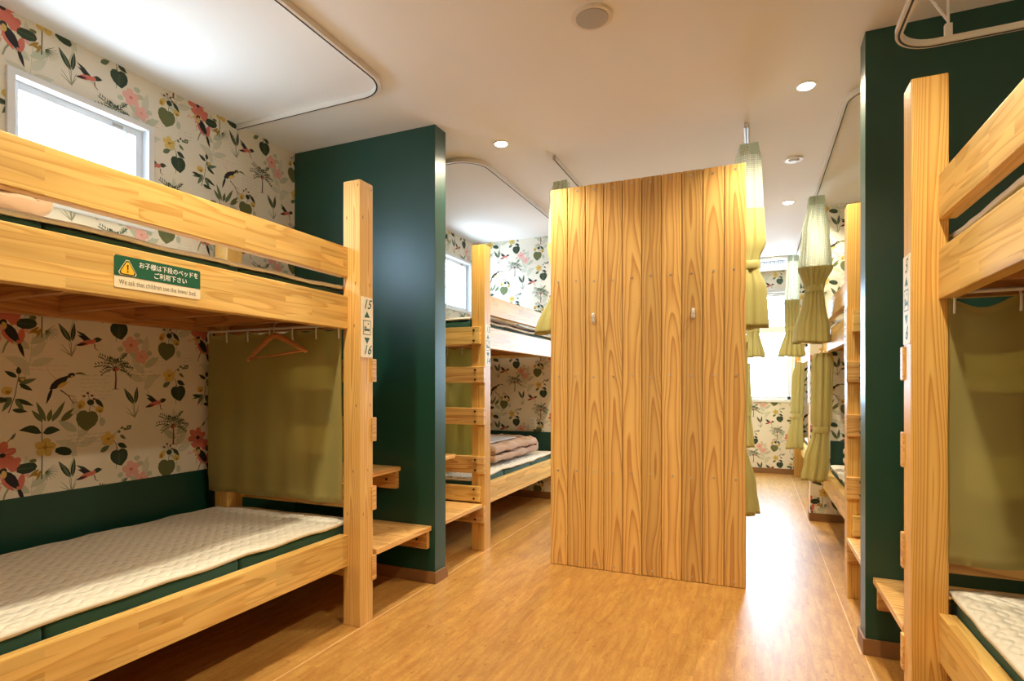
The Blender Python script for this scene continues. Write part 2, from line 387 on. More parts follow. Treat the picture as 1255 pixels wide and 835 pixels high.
def make_tile():
    T = []                                   # (colour, polygon, layer)
    def A(c, p, l=1): T.append((c, p, l))
    def S(c, pts, w0, w1=None, l=1):
        for q in stroke(pts, w0, w0 if w1 is None else w1): A(c, q, l)
    D = math.radians
    def swallow(x, y):
        A('dk', [(x-.048, y+.040), (x-.02, y+.030), (x+.010, y+.004), (x+.0, y-.008), (x-.022, y+.012)], 2)
        A('bl', [(x-.044, y+.022), (x-.016, y+.020), (x+.008, y-.002), (x-.012, y-.006)], 3)
        A('red', leaf(x-.045, y-.020, .075, .020, D(22)), 3)
        A('bl', leaf(x-.05, y-.020, .045, .010, D(15)), 4)
        A('dk', blob(x+.030, y+.008, .017, .010, D(20)), 4)
        A('red', blob(x+.012, y-.001, .014, .009, D(25)), 5)
        A('bl', [(x+.044, y+.014), (x+.052, y+.011), (x+.044, y+.009)], 5)
        S('br', [(x+.02, y-.01), (x+.022, y-.028), (x+.034, y-.036)], .005, .002, 3)
    def bamboo(x, y):
        A('dk', leaf(x, y, .085, .022, D(122)), 2); A('dk', leaf(x+.004, y+.002, .078, .018, D(84)), 2); S('pale', [(x, y), (x-.040, y+.064)], .0014, .0006, 3); S('pale', [(x+.004, y+.002), (x+.011, y+.070)], .0014, .0006, 3); A('gr', leaf(x-.004, y+.002, .07, .009, D(117)), 3)
        for a, L in ((150, .05), (132, .06), (100, .06), (70, .055), (60, .04)):
            S('gy', [(x+.002, y-.055), (x+.002+L*math.cos(D(a))*.9, y-.055+L*math.sin(D(a)))], .004, .0015, 1)
        S('gy', [(x, y), (x+.003, y-.06)], .003, .002)
    def petals(c, x, y, L, n, a0, l, k=.42):
        for i in range(n):
            a = math.radians(360*i/n+a0); A(c, blob(x+L*.55*math.cos(a), y+L*.55*math.sin(a), L*.48, L*k, a, 10, .08), l)
    def palm(x, y):
        S('br', [(x, y-.085), (x+.002, y-.04), (x, y)], .008, .005, 2)
        S('br', [(x-.014, y-.086), (x+.014, y-.086)], .002, .002, 2)
        for a, L in ((8, .075), (30, .06), (58, .085), (84, .045), (120, .055), (138, .09), (168, .085), (196, .06), (-20, .07)):
            c_, s_ = math.cos(D(a)), math.sin(D(a)); prev = None
            mid = (x+L*.55*c_, y+L*.55*s_+.006); tip = (x+L*c_, y+L*s_-.014)
            S('dk', [(x, y), mid, tip], .003, .0015, 2)
            for t in (.3, .45, .6, .75, .9):
                px = x+L*t*c_; py = y+L*t*s_+.008*math.sin(PI*t)-.014*max(0, t-.5)
                for sd in (1, -1):
                    A('gr' if sd > 0 else 'dk', leaf(px, py-.002*sd, .021*(1.15-t*.6), .0045, D(a)+sd*D(38)), 2)
        A('red', blob(x+.006, y-.002, .009, .007), 4); A('br', blob(x-.006, y-.006, .006, .005), 4)
    def hearthib(x, y):                       # yellow hibiscus above a dark heart leaf
        A('dk', heart(x, y+.01, .072, D(8)), 2); S('gr', [(x, y+.02), (x-.001, y-.03)], .002, .0008, 3)
        for q in (.016, .004, -.008, -.020):
            for sd in (1, -1): S('gr', [(x, y+q), (x+sd*.022*(1-abs(q)*8), y+q+.013)], .0012, .0006, 3)
        S('gr', [(x-.002, y+.015), (x-.012, y+.06), (x-.03, y+.09)], .003, .002, 1); S('gr', [(x-.012, y-.045), (x-.010, y+.06)], .002, .002, 1)
        A('dk', leaf(x-.006, y+.062, .045, .022, D(-28)), 2); A('gr', leaf(x+.004, y+.098, .032, .014, D(-40)), 2)
        A('gr', leaf(x-.075, y+.032, .045, .022, D(35)), 2)
        petals('yel', x-.045, y+.085, .030, 5, 20, 3)
        A('yd', blob(x-.045, y+.085, .007, .006), 4); S('br', [(x-.045, y+.085), (x-.025, y+.095)], .002, .002, 5)
        S('gr', [(x-.03, y+.09), (x-.004, y+.118), (x+.02, y+.13)], .002, .001, 1)
        for q in ((.0, .112), (.012, .128), (.024, .122)): A('gr', blob(x+q[0], y+q[1], .006, .006), 2)
        A('gr', [(x+.03, y+.116), (x+.05, y+.12), (x+.052, y+.138), (x+.032, y+.136)], 2); A('pale', blob(x+.041, y+.127, .004, .003), 3)
    def cluster(x, y):                        # big leaf with yellow bells and dark buds
        A('ol', heart(x, y-.004, .082, D(-8)), 2); S('gr', [(x, y+.01), (x-.002, y-.05)], .002, .001, 3)
        for q in (.010, -.006, -.022):
            for sd in (1, -1): S('gr', [(x, y+q), (x+sd*.026*(1-abs(q)*8), y+q+.012)], .0012, .0006, 3)
        S('gr', [(x+.004, y), (x+.012, y+.05), (x+.004, y+.095)], .003, .0015, 1); S('gr', [(x+.012, y+.05), (x+.045, y+.03), (x+.055, y-.02)], .002, .001, 1)
        A('yel', blob(x-.022, y+.052, .015, .020, D(-25)), 3); A('yd', blob(x-.026, y+.046, .007, .010), 4)
        A('dk', blob(x+.012, y+.060, .014, .012), 3); A('yel', blob(x+.048, y+.030, .017, .015), 3); A('yd', blob(x+.050, y+.024, .008, .006), 4)
        A('dk', leaf(x+.030, y+.075, .05, .018, D(-48)), 3)
        for q in ((.002, .098), (-.012, .086), (.018, .088), (.026, .074)): A('br', blob(x+q[0], y+q[1], .006, .005), 3)
        A('pale', blob(x+.058, y-.022, .012, .018), 1)
    def redtoucan(x, y):
        for a, L in ((35, .055), (75, .045), (115, .045), (160, .05), (-5, .05)): A('red', blob(x+L*.5*math.cos(D(a)), y+.045+L*.5*math.sin(D(a)), L*.5, .016, D(a), 10, .15), 1)
        for q in range(7):
            a = TR.uniform(0, 2*PI); A('pink' if q % 2 else 'paper', blob(x-.035+TR.uniform(-.02, .02), y+.01+TR.uniform(-.02, .02), .010, .006, a), 2)
        for q in range(8):
            px, py = x-.04+TR.uniform(-.02, .025), y+.005+TR.uniform(-.03, .03)
            S('red', [(px, py), (px+TR.uniform(-.015, .015), py+TR.uniform(-.02, .02))], .003, .001, 3)
        A('red', leaf(x+.05, y+.02, .075, .024, D(-100)), 1); A('pink', leaf(x+.045, y+.04, .05, .018, D(-60)), 2)
        A('red', leaf(x-.012, y+.018, .07, .030, D(-62)), 3)
        A('bl', leaf(x-.008, y+.034, .092, .034, D(-58)), 4)
        A('bl', leaf(x+.034, y-.030, .066, .014, D(-72)), 4); A('red', blob(x+.036, y-.034, .008, .006, D(-60)), 5)
        A('bl', blob(x-.010, y+.032, .012, .013), 5); A('yel', leaf(x-.014, y+.046, .036, .014, D(-150), .2), 5); A('yel', blob(x-.008, y+.022, .009, .014), 6)
        S('gy', [(x+.012, y-.02), (x-.004, y-.05), (x-.012, y-.078)], .008, .005, 2); S('gy', [(x+.0, y-.04), (x+.03, y-.0)], .004, .003, 2)
    def toucan(x, y):
        A('bl', leaf(x-.046, y-.026, .092, .030, D(38)), 3); A('yel', leaf(x-.02, y-.020, .052, .016, D(32)), 4)
        A('bl', leaf(x-.035, y-.018, .070, .012, D(-108)), 3); A('bl', blob(x+.030, y+.030, .014, .010, D(20)), 4)
        A('yel', blob(x+.034, y+.026, .006, .005), 5); A('ol', leaf(x+.040, y+.034, .050, .008, D(-6), .15), 5)
        S('br', [(x-.008, y-.028), (x+.02, y-.05), (x+.04, y-.085)], .005, .003, 2); S('br', [(x+.02, y-.05), (x+.05, y-.055)], .003, .001, 2)
        S('br', [(x+.035, y-.075), (x+.062, y-.082)], .002, .001, 2); S('pink', [(x-.01, y+.0), (x-.05, y+.045)], .004, .002, 1)
    def lily(x, y):
        S('dk', [(x-.02, y-.085), (x+.0, y-.02), (x+.012, y+.06)], .003, .002, 2)
        A('yel', blob(x-.025, y-.005, .019, .015), 3); A('yd', blob(x-.022, y-.010, .009, .007), 4)
        A('gr', blob(x+.020, y+.035, .014, .012), 3); A('yel', blob(x+.022, y+.038, .007, .006), 4)
        for a, px, py, L in ((150, .006, .045, .045), (20, .012, .02, .06), (-30, .012, .02, .05), (200, -.01, -.03, .06), (170, -.02, -.04, .05), (240, -.01, -.03, .06), (-25, .0, -.035, .065), (-60, .0, -.035, .055), (95, .012, .055, .03), (-10, -.01, -.075, .05)):
            A('dk' if a % 20 else 'gr', leaf(x+px, y+py, L, .017, D(a)), 2)
    def magnolia(x, y):
        S('dk', [(x-.012, y-.12), (x-.010, y+.0), (x-.012, y+.10)], .004, .002, 1)
        petals('yel', x, y, .036, 5, 8, 3)
        for i in range(4): S('yd', [(x, y), (x+.026*math.cos(i*1.6), y+.022*math.sin(i*1.6))], .004, .002, 4)
        A('yd', blob(x, y, .008, .007), 5)
        A('dk', blob(x+.062, y-.020, .030, .019, D(-12)), 3); A('dk', leaf(x-.012, y+.055, .075, .030, D(168), -.15), 2); A('dk', leaf(x-.008, y+.055, .06, .030, D(8), .1), 2)
        A('dk', blob(x-.058, y-.072, .034, .021, D(6)), 3); S('gr', [(x-.09, y-.072), (x-.03, y-.072)], .0015, .001, 4)
        A('ol', blob(x-.04, y-.047, .012, .008), 3); A('yd', leaf(x-.02, y-.08, .045, .012, D(220)), 2); A('yd', leaf(x-.015, y-.085, .04, .012, D(250)), 2); A('yd', blob(x-.03, y-.1, .012, .006), 2)
        for a in range(-80, 60, 18): S('gr', [(x+.0, y-.095), (x+.045*math.cos(D(a)), y-.095+.035*math.sin(D(a)))], .003, .001, 2)
    def pinkfl(x, y):
        petals('pink', x, y, .038, 5, 30, 2)
        A('red', blob(x, y, .008, .007), 3)
        petals('pink', x+.045, y-.048, .032, 5, 0, 2)
        A('rink', blob(x+.045, y-.048, .007, .006), 3)
        for q in ((.04, .02), (.025, .045), (-.03, -.045), (.08, -.03), (-.045, -.02), (.1, -.06)): A('pale', blob(x+q[0], y+q[1], .014, .012), 1)
    def redfl(x, y):
        petals('red', x, y, .048, 6, 15, 2, .30)
        A('bl', blob(x+.004, y-.004, .010, .009), 4)
        for i in range(3): S('pink', [(x, y), (x+.04*math.cos(i*2+.3), y+.04*math.sin(i*2+.3))], .003, .001, 3)
        S('gr', [(x+.01, y+.03), (x+.04, y+.07)], .003, .003, 1); A('gr', leaf(x+.03, y+.05, .03, .010, D(60)), 2)
    def greens(x, y):
        for a, dx, L in ((112, -.02, .085), (62, .004, .09), (78, -.012, .05), (30, .03, .055), (46, .03, .07), (60, -.0, .06), (128, -.03, .06)):
            A('ol' if a % 4 else 'gr', leaf(x+dx, y-.04, L, .018, D(a)), 1)
    def pale(x, y, s=1):
        S('pale', [(x-.03*s, y-.12), (x, y-.02), (x+.01*s, y+.10)], .004, .002, 0)
        for a, t in ((100, .09), (145, .03), (35, .05), (160, -.03), (20, -.03), (50, .0), (130, -.07)):
            A('pale' if a % 10 else 'pale2', leaf(x, y+t, .085, .032, D(a) if s > 0 else PI-D(a)), 0)
    def script(x, y, c='ink', rows=3, w=.12):
        for r_ in range(rows):
            px = x; py = y-r_*.016
            while px < x+w:
                l = TR.uniform(.012, .026); n = 4
                S(c, [(px+l*i/n, py+TR.uniform(-.003, .004)) for i in range(n+1)], .0014, .001, 1); px += l+.007
    pale(.238, .165); pale(.508, .43, -1); pale(.077, .486); pale(.66, .10)
    script(.20, .18, 'gy', 3, .15); script(.25, .42, 'ink', 7, .10); script(.62, .17, 'ink', 6, .06); script(.02, .455, 'rink', 2, .17); script(.50, .49, 'rink', 2, .10); script(.44, .44, 'gy', 2, .11); script(.67, .51, 'ink', 3, .06)
    magnolia(.126, .142); lily(.03, .365); greens(.148, .28); pinkfl(.451, .015); redfl(.767, .13)
    bamboo(.215, .012); bamboo(.465, .296); palm(.385, .45); palm(.645, .19)
    hearthib(.400, .070); hearthib(.670, .340); cluster(.274, .25); cluster(.613, .01)
    swallow(.282, .020); swallow(.562, .302); toucan(.185, .39); redtoucan(.784, .035)
    return T
TILE = make_tile(); TW, TH = 0.78, 0.54
def clip(poly, x0, x1, y0, y1):
    for ax, lim, sg in ((0, x0, 1), (0, x1, -1), (1, y0, 1), (1, y1, -1)):
        out = []
        for i in range(len(poly)):
            a, b = poly[i-1], poly[i]; da, db = sg*(a[ax]-lim), sg*(b[ax]-lim)
            if (da >= 0) != (db >= 0):
                t = da/(da-db); out.append((a[0]+(b[0]-a[0])*t, a[1]+(b[1]-a[1])*t))
            if db >= 0: out.append(b)
        poly = out
        if len(poly) < 3: return None
    return poly
def print_paper(bm, rects, ox, oy, to3, flip=False):
    """print the pattern inside rects of the wall plane; to3(u, v, height)"""
    for (x0, x1, y0, y1) in rects:
        for i in range(math.floor((x0-ox)/TW)-1, math.ceil((x1-ox)/TW)+1):
            for j in range(math.floor((y0-oy)/TH)-1, math.ceil((y1-oy)/TH)+1):
                for n, (c, poly, l) in enumerate(TILE):
                    p = [(q[0]+ox+i*TW, q[1]+oy+j*TH) for q in poly]
                    if max(q[0] for q in p) < x0 or min(q[0] for q in p) > x1 or max(q[1] for q in p) < y0 or min(q[1] for q in p) > y1: continue
                    p = clip(p, x0, x1, y0, y1)
                    if not p: continue
                    h = 0.0004 + l*0.00025 + (n % 40)*0.000004
                    try: f = bm.faces.new([bm.verts.new(to3(q[0], q[1], h)) for q in (p[::-1] if flip else p)])
                    except ValueError: continue
                    f.material_index = 0 if c == 'paper' else 2+PK.index(c)

def slab_rects(x0, x1, z0, z1, holes):
    """split a wall rectangle around rectangular holes (sorted along x, not overlapping)"""
    out = []; x = x0
    for (a, b, c, d) in sorted(holes):
        if a > x: out.append((x, a, z0, z1))
        if c > z0: out.append((a, b, z0, c))
        if d < z1: out.append((a, b, d, z1))
        x = b
    if x < x1: out.append((x, x1, z0, z1))
    return out

# ------------------------------------------------------------------ room shell
T = 0.10
o = pbox('floor', WL-T, WR+T, YB-T, YF+T, -0.08, 0, M['floor']); struct(o)
o = pbox('ceiling', WL-T, WR+T, YB-T, YF+T, CEIL, CEIL+0.08, M['ceiling']); struct(o)
WIN1 = (1.164, 1.703, 1.735, 2.20); WIN2 = (4.30, 4.823, 1.72, 2.21); WINF = (-0.80, 0.42, 0.86, 2.17)
# left wall: teal dado, wallpaper above
DADO = 0.625
bm = bmesh.new()
for (a, b, c, d) in slab_rects(YB-T, YF+T, 0, CEIL, [WIN1, WIN2]): add_box(bm, WL-T, WL, a, b, c, d)
add_box(bm, WL, WL+0.0006, YB, YF-.001, 0, DADO, 0, 1)
print_paper(bm, slab_rects(0.2, YF-.002, DADO, CEIL, [WIN1, WIN2]), 1.16, 0.66-TH, lambda u, v, h: (WL+h, u, v), True)
struct(fin('wall_left', bm, WP_MATS))
bm = bmesh.new(); add_box(bm, WR, WR+T, YB-T, YF+T, 0, CEIL); add_box(bm, WR-.0006, WR, YB, YF-.001, 0, DADO, 0, 1)
print_paper(bm, [(0.2, YF-.002, DADO, CEIL)], 1.16, 0.66-TH, lambda u, v, h: (WR-h, u, v))
struct(fin('wall_right', bm, WP_MATS))
bm = bmesh.new()
for (a, b, c, d) in slab_rects(WL, WR, 0, CEIL, [WINF]): add_box(bm, a, b, YF, YF+T, c, d)
print_paper(bm, slab_rects(WL, WR, 0.0, CEIL, [WINF]), -0.40, 0.30-TH, lambda u, v, h: (u, YF-h, v))
struct(fin('wall_far', bm, WP_MATS))
bm = bmesh.new(); add_box(bm, WL, WR, YB-T, YB, 0, CEIL)
struct(fin('wall_back', bm, WP_MATS))
# teal cross walls
o = pbox('wall_teal_left', WL, -1.54, 2.565, 2.675, 0, CEIL, M['teal'], bev=0.0015); struct(o)
o = pbox('wall_teal_right', 0.393, WR, 2.55, 2.66, 0, CEIL, M['teal'], bev=0.0015); struct(o)
# wallpapered cross walls at the ends of the middle bays
for nm, a, b, ox in (('wall_papered_left', WL, -1.54, -2.46), ('wall_papered_right', 0.392, WR, 0.36)):
    bm = bmesh.new(); add_box(bm, a, b, 4.90, 5.00, 0, CEIL)
    print_paper(bm, [(a, b, 0.0, CEIL)], ox, 0.62-TH, lambda u, v, h: (u, 4.90-h, v))
    struct(fin(nm, bm, WP_MATS))
struct(pbox('trim_1', WL+0.001, -1.665, 4.872, 4.899, 0.30, 0.612, M['teal_flat'], bev=0.003))
struct(pbox('trim_2', 0.526, WR-0.001, 4.872, 4.899, 0.30, 0.620, M['teal_flat'], bev=0.003))
# baseboards
def baseb(name, rects):
    bm = bmesh.new()
    for r in rects: add_box(bm, *r, 0.0, 0.062, 0.002)
    struct(fin(name, bm, M['base']))
baseb('baseboard_teal_left', [(WL, -1.531, 2.555, 2.565), (-1.54, -1.531, 2.565, 2.685)])
baseb('baseboard_teal_right', [(0.384, WR, 2.54, 2.55), (0.384, 0.393, 2.55, 2.67)])
baseb('baseboard_papered_right', [(0.392, WR, 4.889, 4.90), (0.383, 0.392, 4.889, 5.01)])
baseb('baseboard_papered_left', [(WL, -1.54, 4.889, 4.90)])
baseb('baseboard_far', [(WL, WR, 7.338, 7.35)])
struct(pbox('trim_3', -1.5555, -1.5525, YB, YF, 0.0, 0.0007, M['bead']))
struct(pbox('trim_4', 0.388, 0.392, YB, 2.539, 0.0, 0.0007, M['bead']))
struct(pbox('trim_5', 0.376, 0.380, 2.539, YF, 0.0, 0.0007, M['bead']))

# ------------------------------------------------------------------ windows
def side_window(n, W, sash_split):
    y0, y1, z0, z1 = W
    e = thing('window_%d' % n, '', '', (WL, (y0+y1)/2, z0), kind='structure')
    x0, x1 = WL-T, WL+0.014
    bm = bmesh.new(); f = 0.022
    for a, b, c, d in ((y0-.004, y0+f, z0-.004, z1+.004), (y1-f, y1+.004, z0-.004, z1+.004), (y0+f-.001, y1-f+.001, z0-.004, z0+f), (y0+f-.001, y1-f+.001, z1-f, z1+.004)):
        add_box(bm, x0, x1, a, b, c, d, 0.002)
    fin('window_casing', bm, M['white'], e)
    bm = bmesh.new(); s0, s1 = WL-0.075, WL-0.030; g = 0.030
    a0, a1, c0, c1 = y0+f, y1-f, z0+f, z1-f
    for a, b, c, d in ((a0, a0+g, c0, c1), (a1-g, a1, c0, c1), (a0+g-.001, a1-g+.001, c0, c0+g), (a0+g-.001, a1-g+.001, c1-g, c1)):
        add_box(bm, s0, s1, a, b, c, d, 0.003)
    add_box(bm, s0+.006, s1+.010, a1-g-.05, a1-g-.042, c0+g, c1-g, 0.002)
    fin('window_sash', bm, M['white'], e)
    bm = bmesh.new(); add_box(bm, s0+.02, s0+.024, a0+g-.004, a1-g+.004, c0+g-.004, c1-g+.004)
    fin('pane', bm, M['glass'], e)
    bm = bmesh.new(); add_box(bm, s1, s1+.001, a1-g-.10, a1-g-.055, c1-.022, c1-.008)
    fin('window_sticker', bm, M['grey'], e)
side_window(1, WIN1, True); side_window(2, WIN2, True)
e = thing('window_3', '', '', (-0.19, YF, 0.86), kind='structure')
x0, x1, z0, z1 = WINF; f = 0.035
bm = bmesh.new()
for a, b, c, d in ((x0-.004, x0+f, z0, z1), (x1-f, x1+.004, z0, z1), (x0, x1, z1-f, z1+.004), (x0-.02, x1+.02, z0-.02, z0+.012)):
    add_box(bm, a, b, YF-0.016, YF+T, c, d, 0.002)
fin('window_casing', bm, M['white'], e)
bm = bmesh.new()
add_box(bm, x0+f, x1-f, YF+.02, YF+.06, 1.66, 1.74, 0.003); add_box(bm, x0+f, x1-f, YF+.02, YF+.06, z1-f-.045, z1-f, 0.003)
for a in (x0+f, -0.24, x1-f-.035): add_box(bm, a, a+.035, YF+.02, YF+.06, z0+.012, z1-f, 0.003)
add_box(bm, x0+f, x1-f, YF+.02, YF+.06, z0+.012, z0+.05, 0.003)
fin('window_sash', bm, M['white'], e)
bm = bmesh.new(); add_box(bm, x0+f, x1-f, YF+.038, YF+.042, z0+.02, z1-f)
fin('pane', bm, M['glass'], e)
bm = bmesh.new(); add_box(bm, 0.02, 0.11, YF+.006, YF+.02, z1-f-.03, z1-f-.016, 0.003); add_tube(bm, [(0.10, YF+.012, z1-f-.023), (0.20, YF-.004, z1-f-.018)], 0.005)
fin('window_handle', bm, M['steel'], e)

# ------------------------------------------------------------------ lettering helpers
def text_mesh(body, size, shear=0.0, bold=0.0, align='CENTER'):
    cu = bpy.data.curves.new('t', 'FONT'); cu.body = body; cu.size = size; cu.shear = shear; cu.offset = bold
    cu.offset = 0.0; cu.align_x = align; cu.align_y = 'CENTER'; cu.extrude = 0.0; cu.resolution_u = 2
    to = bpy.data.objects.new('t', cu); C.objects.link(to)
    bpy.context.view_layer.update()
    me = bpy.data.meshes.new_from_object(to.evaluated_get(bpy.context.evaluated_depsgraph_get()))
    bm = bmesh.new(); bm.from_mesh(me)
    bpy.data.objects.remove(to); bpy.data.curves.remove(cu); bpy.data.meshes.remove(me)
    if bold:
        base_ = list(bm.verts)+list(bm.edges)+list(bm.faces)
        for dx, dy in ((bold, 0), (0, bold), (bold, bold)):
            g = bmesh.ops.duplicate(bm, geom=base_)
            for v in g['geom']:
                if isinstance(v, bmesh.types.BMVert): v.co.x += dx; v.co.y += dy; v.co.z += (dx+dy*2)*.12
    return bm
def put2d(bm, place):
    o0 = place(0, 0); nn = (place(1, 0)-o0).cross(place(0, 1)-o0).normalized()
    for v in bm.verts: v.co = place(v.co.x, v.co.y)+nn*v.co.z
def poly2d(bm, pts, place, mi=0):
    f = bm.faces.new([bm.verts.new(place(x, y)) for x, y in pts]); f.material_index = mi
def rrect(x0, x1, y0, y1, r, n=5):
    out = []
    for cx, cy, a in ((x1-r, y1-r, 0), (x0+r, y1-r, 90), (x0+r, y0+r, 180), (x1-r, y0+r, 270)):
        for i in range(n+1):
            q = math.radians(a+90*i/n); out.append((cx+r*math.cos(q), cy+r*math.sin(q)))
    return out
def textobj(name, body, size, place, mat, parent, shear=0, bold=0, w=None):
    bm = text_mesh(body, size, shear, bold)
    xs = [v.co.x for v in bm.verts]
    if w and xs:
        s = w/(max(xs)-min(xs)); mx = (max(xs)+min(xs))/2
        for v in bm.verts: v.co.x = (v.co.x-mx)*s
    put2d(bm, place)
    return fin(name, bm, mat, parent)

# ------------------------------------------------------------------ bunks
def bunk(label, wall, s, y0, d, L, loc_group='wooden bunk beds', nums=None, sign=False, post_mat='post', far_post=True):
    """wall: x of the wall, s: +1/-1 towards the aisle; y0: ladder end, d: direction of the bed from there"""
    X = lambda p: wall + s*p
    Y = lambda q: y0 + d*q
    root = thing('bunk_bed', label, 'bunk bed', ((X(0)+X(0.945))/2, (Y(0)+Y(L))/2, 0), 'wooden bunk beds')
    pm, rm, rg = M[post_mat], M['rail'], M['rung']
    wbox('post', X(.855), X(.945), Y(0), Y(.09), 0, 1.926, pm, root, 0.005)
    wbox('post', X(.07), X(.155), Y(0), Y(.09), 0, 1.88, pm, root, 0.005)
    if far_post:                            # the middle bays rest their far end on the papered wall instead
        wbox('post', X(.855), X(.945), Y(L-.09), Y(L), 0, 1.926, pm, root, 0.005)
        wbox('post', X(.07), X(.155), Y(L-.09), Y(L), 0, 1.88, pm, root, 0.005)
    LE = L-.09 if far_post else L-.002
    for nm, z0, z1 in (('guard_rail', 1.51, 1.638), ('side_rail', 1.285, 1.427), ('side_rail', .257, .393)):
        wbox(nm, X(.838), X(.880), Y(.09), Y(LE), z0, z1, rm, root, 0.003)
    for z0, z1 in ((1.30, 1.427), (.257, .393)):
        wbox('side_rail', X(.02), X(.062), Y(.0), Y(L), z0, z1, M['joist'] if z0 > 1 else rm, root, 0.003)
    # end boards and ladder at the ladder end, end boards at the other end
    def bolts(parent, px, z0, z1, yb_=-.031):
        for p_ in (px, .11):
            for z in (z0+(z1-z0)*.2, z0+(z1-z0)*.8):
                bm = bmesh.new(); add_cyl(bm, (X(p_), Y(yb_), z), .0065, .006, 'Y', 12); fin('bolt', bm, M['bolt'], parent)
    for z0, z1 in ((1.298, 1.408), (.311, .408)):
        e = wbox('end_board', X(.045), X(.925), Y(-.028), Y(-.0005), z0, z1, rm, root, 0.003); bolts(e, .885, z0, z1)
        wbox('end_board', X(.155), X(.837), Y(L-.06), Y(L-.03), z0, z1, rm, root, 0.003)
    for z0, z1 in ((1.055, 1.157), (.792, .898), (.487, .594), (.178, .285)):
        e = wbox('ladder_rung', X(.06), X(.950), Y(-.020), Y(.012), z0, z1, rg, root, 0.003); bolts(e, .89, z0, z1, -.023)
    # upper deck: cross beams and boards
    q = .16
    wbox('cross_beam', X(.155), X(.853), Y(.045), Y(.075), 1.292, 1.372, M['joist'], root, 0.002)
    while q < L-.1:
        wbox('cross_beam', X(.0625), X(.8375), Y(q), Y(q+.028), 1.318, 1.380, M['joist'], root, 0.002)
        wbox('cross_beam', X(.0625), X(.8375), Y(q), Y(q+.028), .262, .322, M['joist'], root, 0.002); q += .285
    wbox('deck_board', X(.0625), X(.8375), Y(.092), Y(L-.092), 1.3805, 1.394, M['joist'], root, 0.001)
    wbox('deck_board', X(.0625), X(.8375), Y(.092), Y(L-.092), .3225, .336, M['joist'], root, 0.001)
    # curtain rod under the end board
    bm = bmesh.new(); add_tube(bm, [(X(.07), Y(.082+.03), 1.300), (X(.85), Y(.082+.03), 1.300)], .006)
    fin('curtain_rod', bm, M['rail_white'], root)
    if nums:
        # number plate on the aisle face of the ladder post, read along the aisle
        yy0, yy1, zc, hh = (Y(.006), Y(.084), 1.293, .262)
        w = abs(yy1-yy0); yc = (yy0+yy1)/2; xf = X(.945)
        up = lambda h: (lambda a, b: Vector((xf+s*h, yc+s*a, zc+b)))       # text reads left to right seen from the aisle
        bm = bmesh.new(); pts = rrect(-w/2, w/2, -hh/2, hh/2, .004)
        poly2d(bm, pts, up(.0022)); r = bmesh.ops.extrude_face_region(bm, geom=list(bm.faces))
        for v in r['geom']:
            if isinstance(v, bmesh.types.BMVert): v.co.x = xf+s*.0002
        bmesh.ops.recalc_face_normals(bm, faces=bm.faces)
        pl = fin('number_plate', bm, M['platew'], root)
        textobj('numeral', nums[0], .058, lambda a, b: up(.0028)(a*.95, b+.098), M['green'], pl, .35, .0006)
        textobj('numeral', nums[1], .058, lambda a, b: up(.0028)(a*.95, b-.100), M['green'], pl, .35, .0006)
        bm = bmesh.new(); poly2d(bm, [(-.019, .042), (.019, .042), (0, .070)], up(.0028)); fin('arrow', bm, M['green'], pl)
        bm = bmesh.new(); poly2d(bm, [(-.019, -.045), (0, -.073), (.019, -.045)], up(.0028))
        fin('arrow', bm, M['green'], pl)
        bm = bmesh.new()
        for a, b, c, e_ in ((-.026, .026, .027, .030), (-.026, .026, -.033, -.030), (-.026, -.023, -.03, .03), (.023, .026, -.03, .03), (-.018, -.015, -.02, .004), (-.018, .018, -.016, -.006), (.015, .018, -.02, -.004), (-.013, -.004, -.004, .003)):
            poly2d(bm, [(a, c), (e_ and b, c), (b, e_), (a, e_)], up(.0028))
        poly2d(bm, [(.008+.004*math.cos(t*PI/4), .016+.004*math.sin(t*PI/4)) for t in range(8)], up(.0029))
        fin('bed_symbol', bm, M['green'], pl)
    if sign:
        a0, a1, z0, z1 = .997, 1.26, 1.312, 1.402; xf = X(.880)
        w, h = a1-a0, z1-z0; yc, zc = (a0+a1)/2, (z0+z1)/2
        up = lambda hh: (lambda a, b: Vector((xf+s*hh, yc+a, zc+b)))
        bm = bmesh.new(); poly2d(bm, rrect(-w/2, w/2, -h/2, h/2, .006), up(.0012))
        r = bmesh.ops.extrude_face_region(bm, geom=list(bm.faces))
        for v in r['geom']:
            if isinstance(v, bmesh.types.BMVert): v.co.x = xf+s*.0002
        bmesh.ops.recalc_face_normals(bm, faces=bm.faces)
        sg = fin('warning_label', bm, M['cream'], root); sg['label'] = 'green and cream notice asking children to use the lower bed'
        bm = bmesh.new(); zb = -h/2+.033
        top = [p for p in rrect(-w/2, w/2, -h/2, h/2, .006) if p[1] > 0]
        poly2d(bm, [top[0]] and ([(w/2, zb)] + top + [(-w/2, zb)]), up(.0017)); fin('green_field', bm, M['green'], sg)
        cx, cy = -w/2+.036, .012
        tri = lambda r_: [(cx+r_*math.cos(math.radians(90+120*i+t))*1.0, cy-.004+r_*math.sin(math.radians(90+120*i+t))) for i in range(3) for t in (-9, 9)]
        bm = bmesh.new(); poly2d(bm, tri(.027), up(.0021), 0); poly2d(bm, tri(.0245), up(.0025), 1); poly2d(bm, tri(.0205), up(.0029), 2)
        poly2d(bm, [(cx-.0022, cy+.009), (cx+.0022, cy+.009), (cx+.0012, cy-.006), (cx-.0012, cy-.006)], up(.0033), 1)
        poly2d(bm, [(cx+.0022*math.cos(t*PI/4), cy-.0105+.0022*math.sin(t*PI/4)) for t in range(8)], up(.0033), 1)
        fin('warning_triangle', bm, [M['cream'], M['black'], M['yellow']], sg)
        textobj('lettering', 'お子様は下段のベッドを', .019, lambda a, b: up(.0021)(a+.030, b+.026), M['white_ink'], sg, 0, .0005, .185)
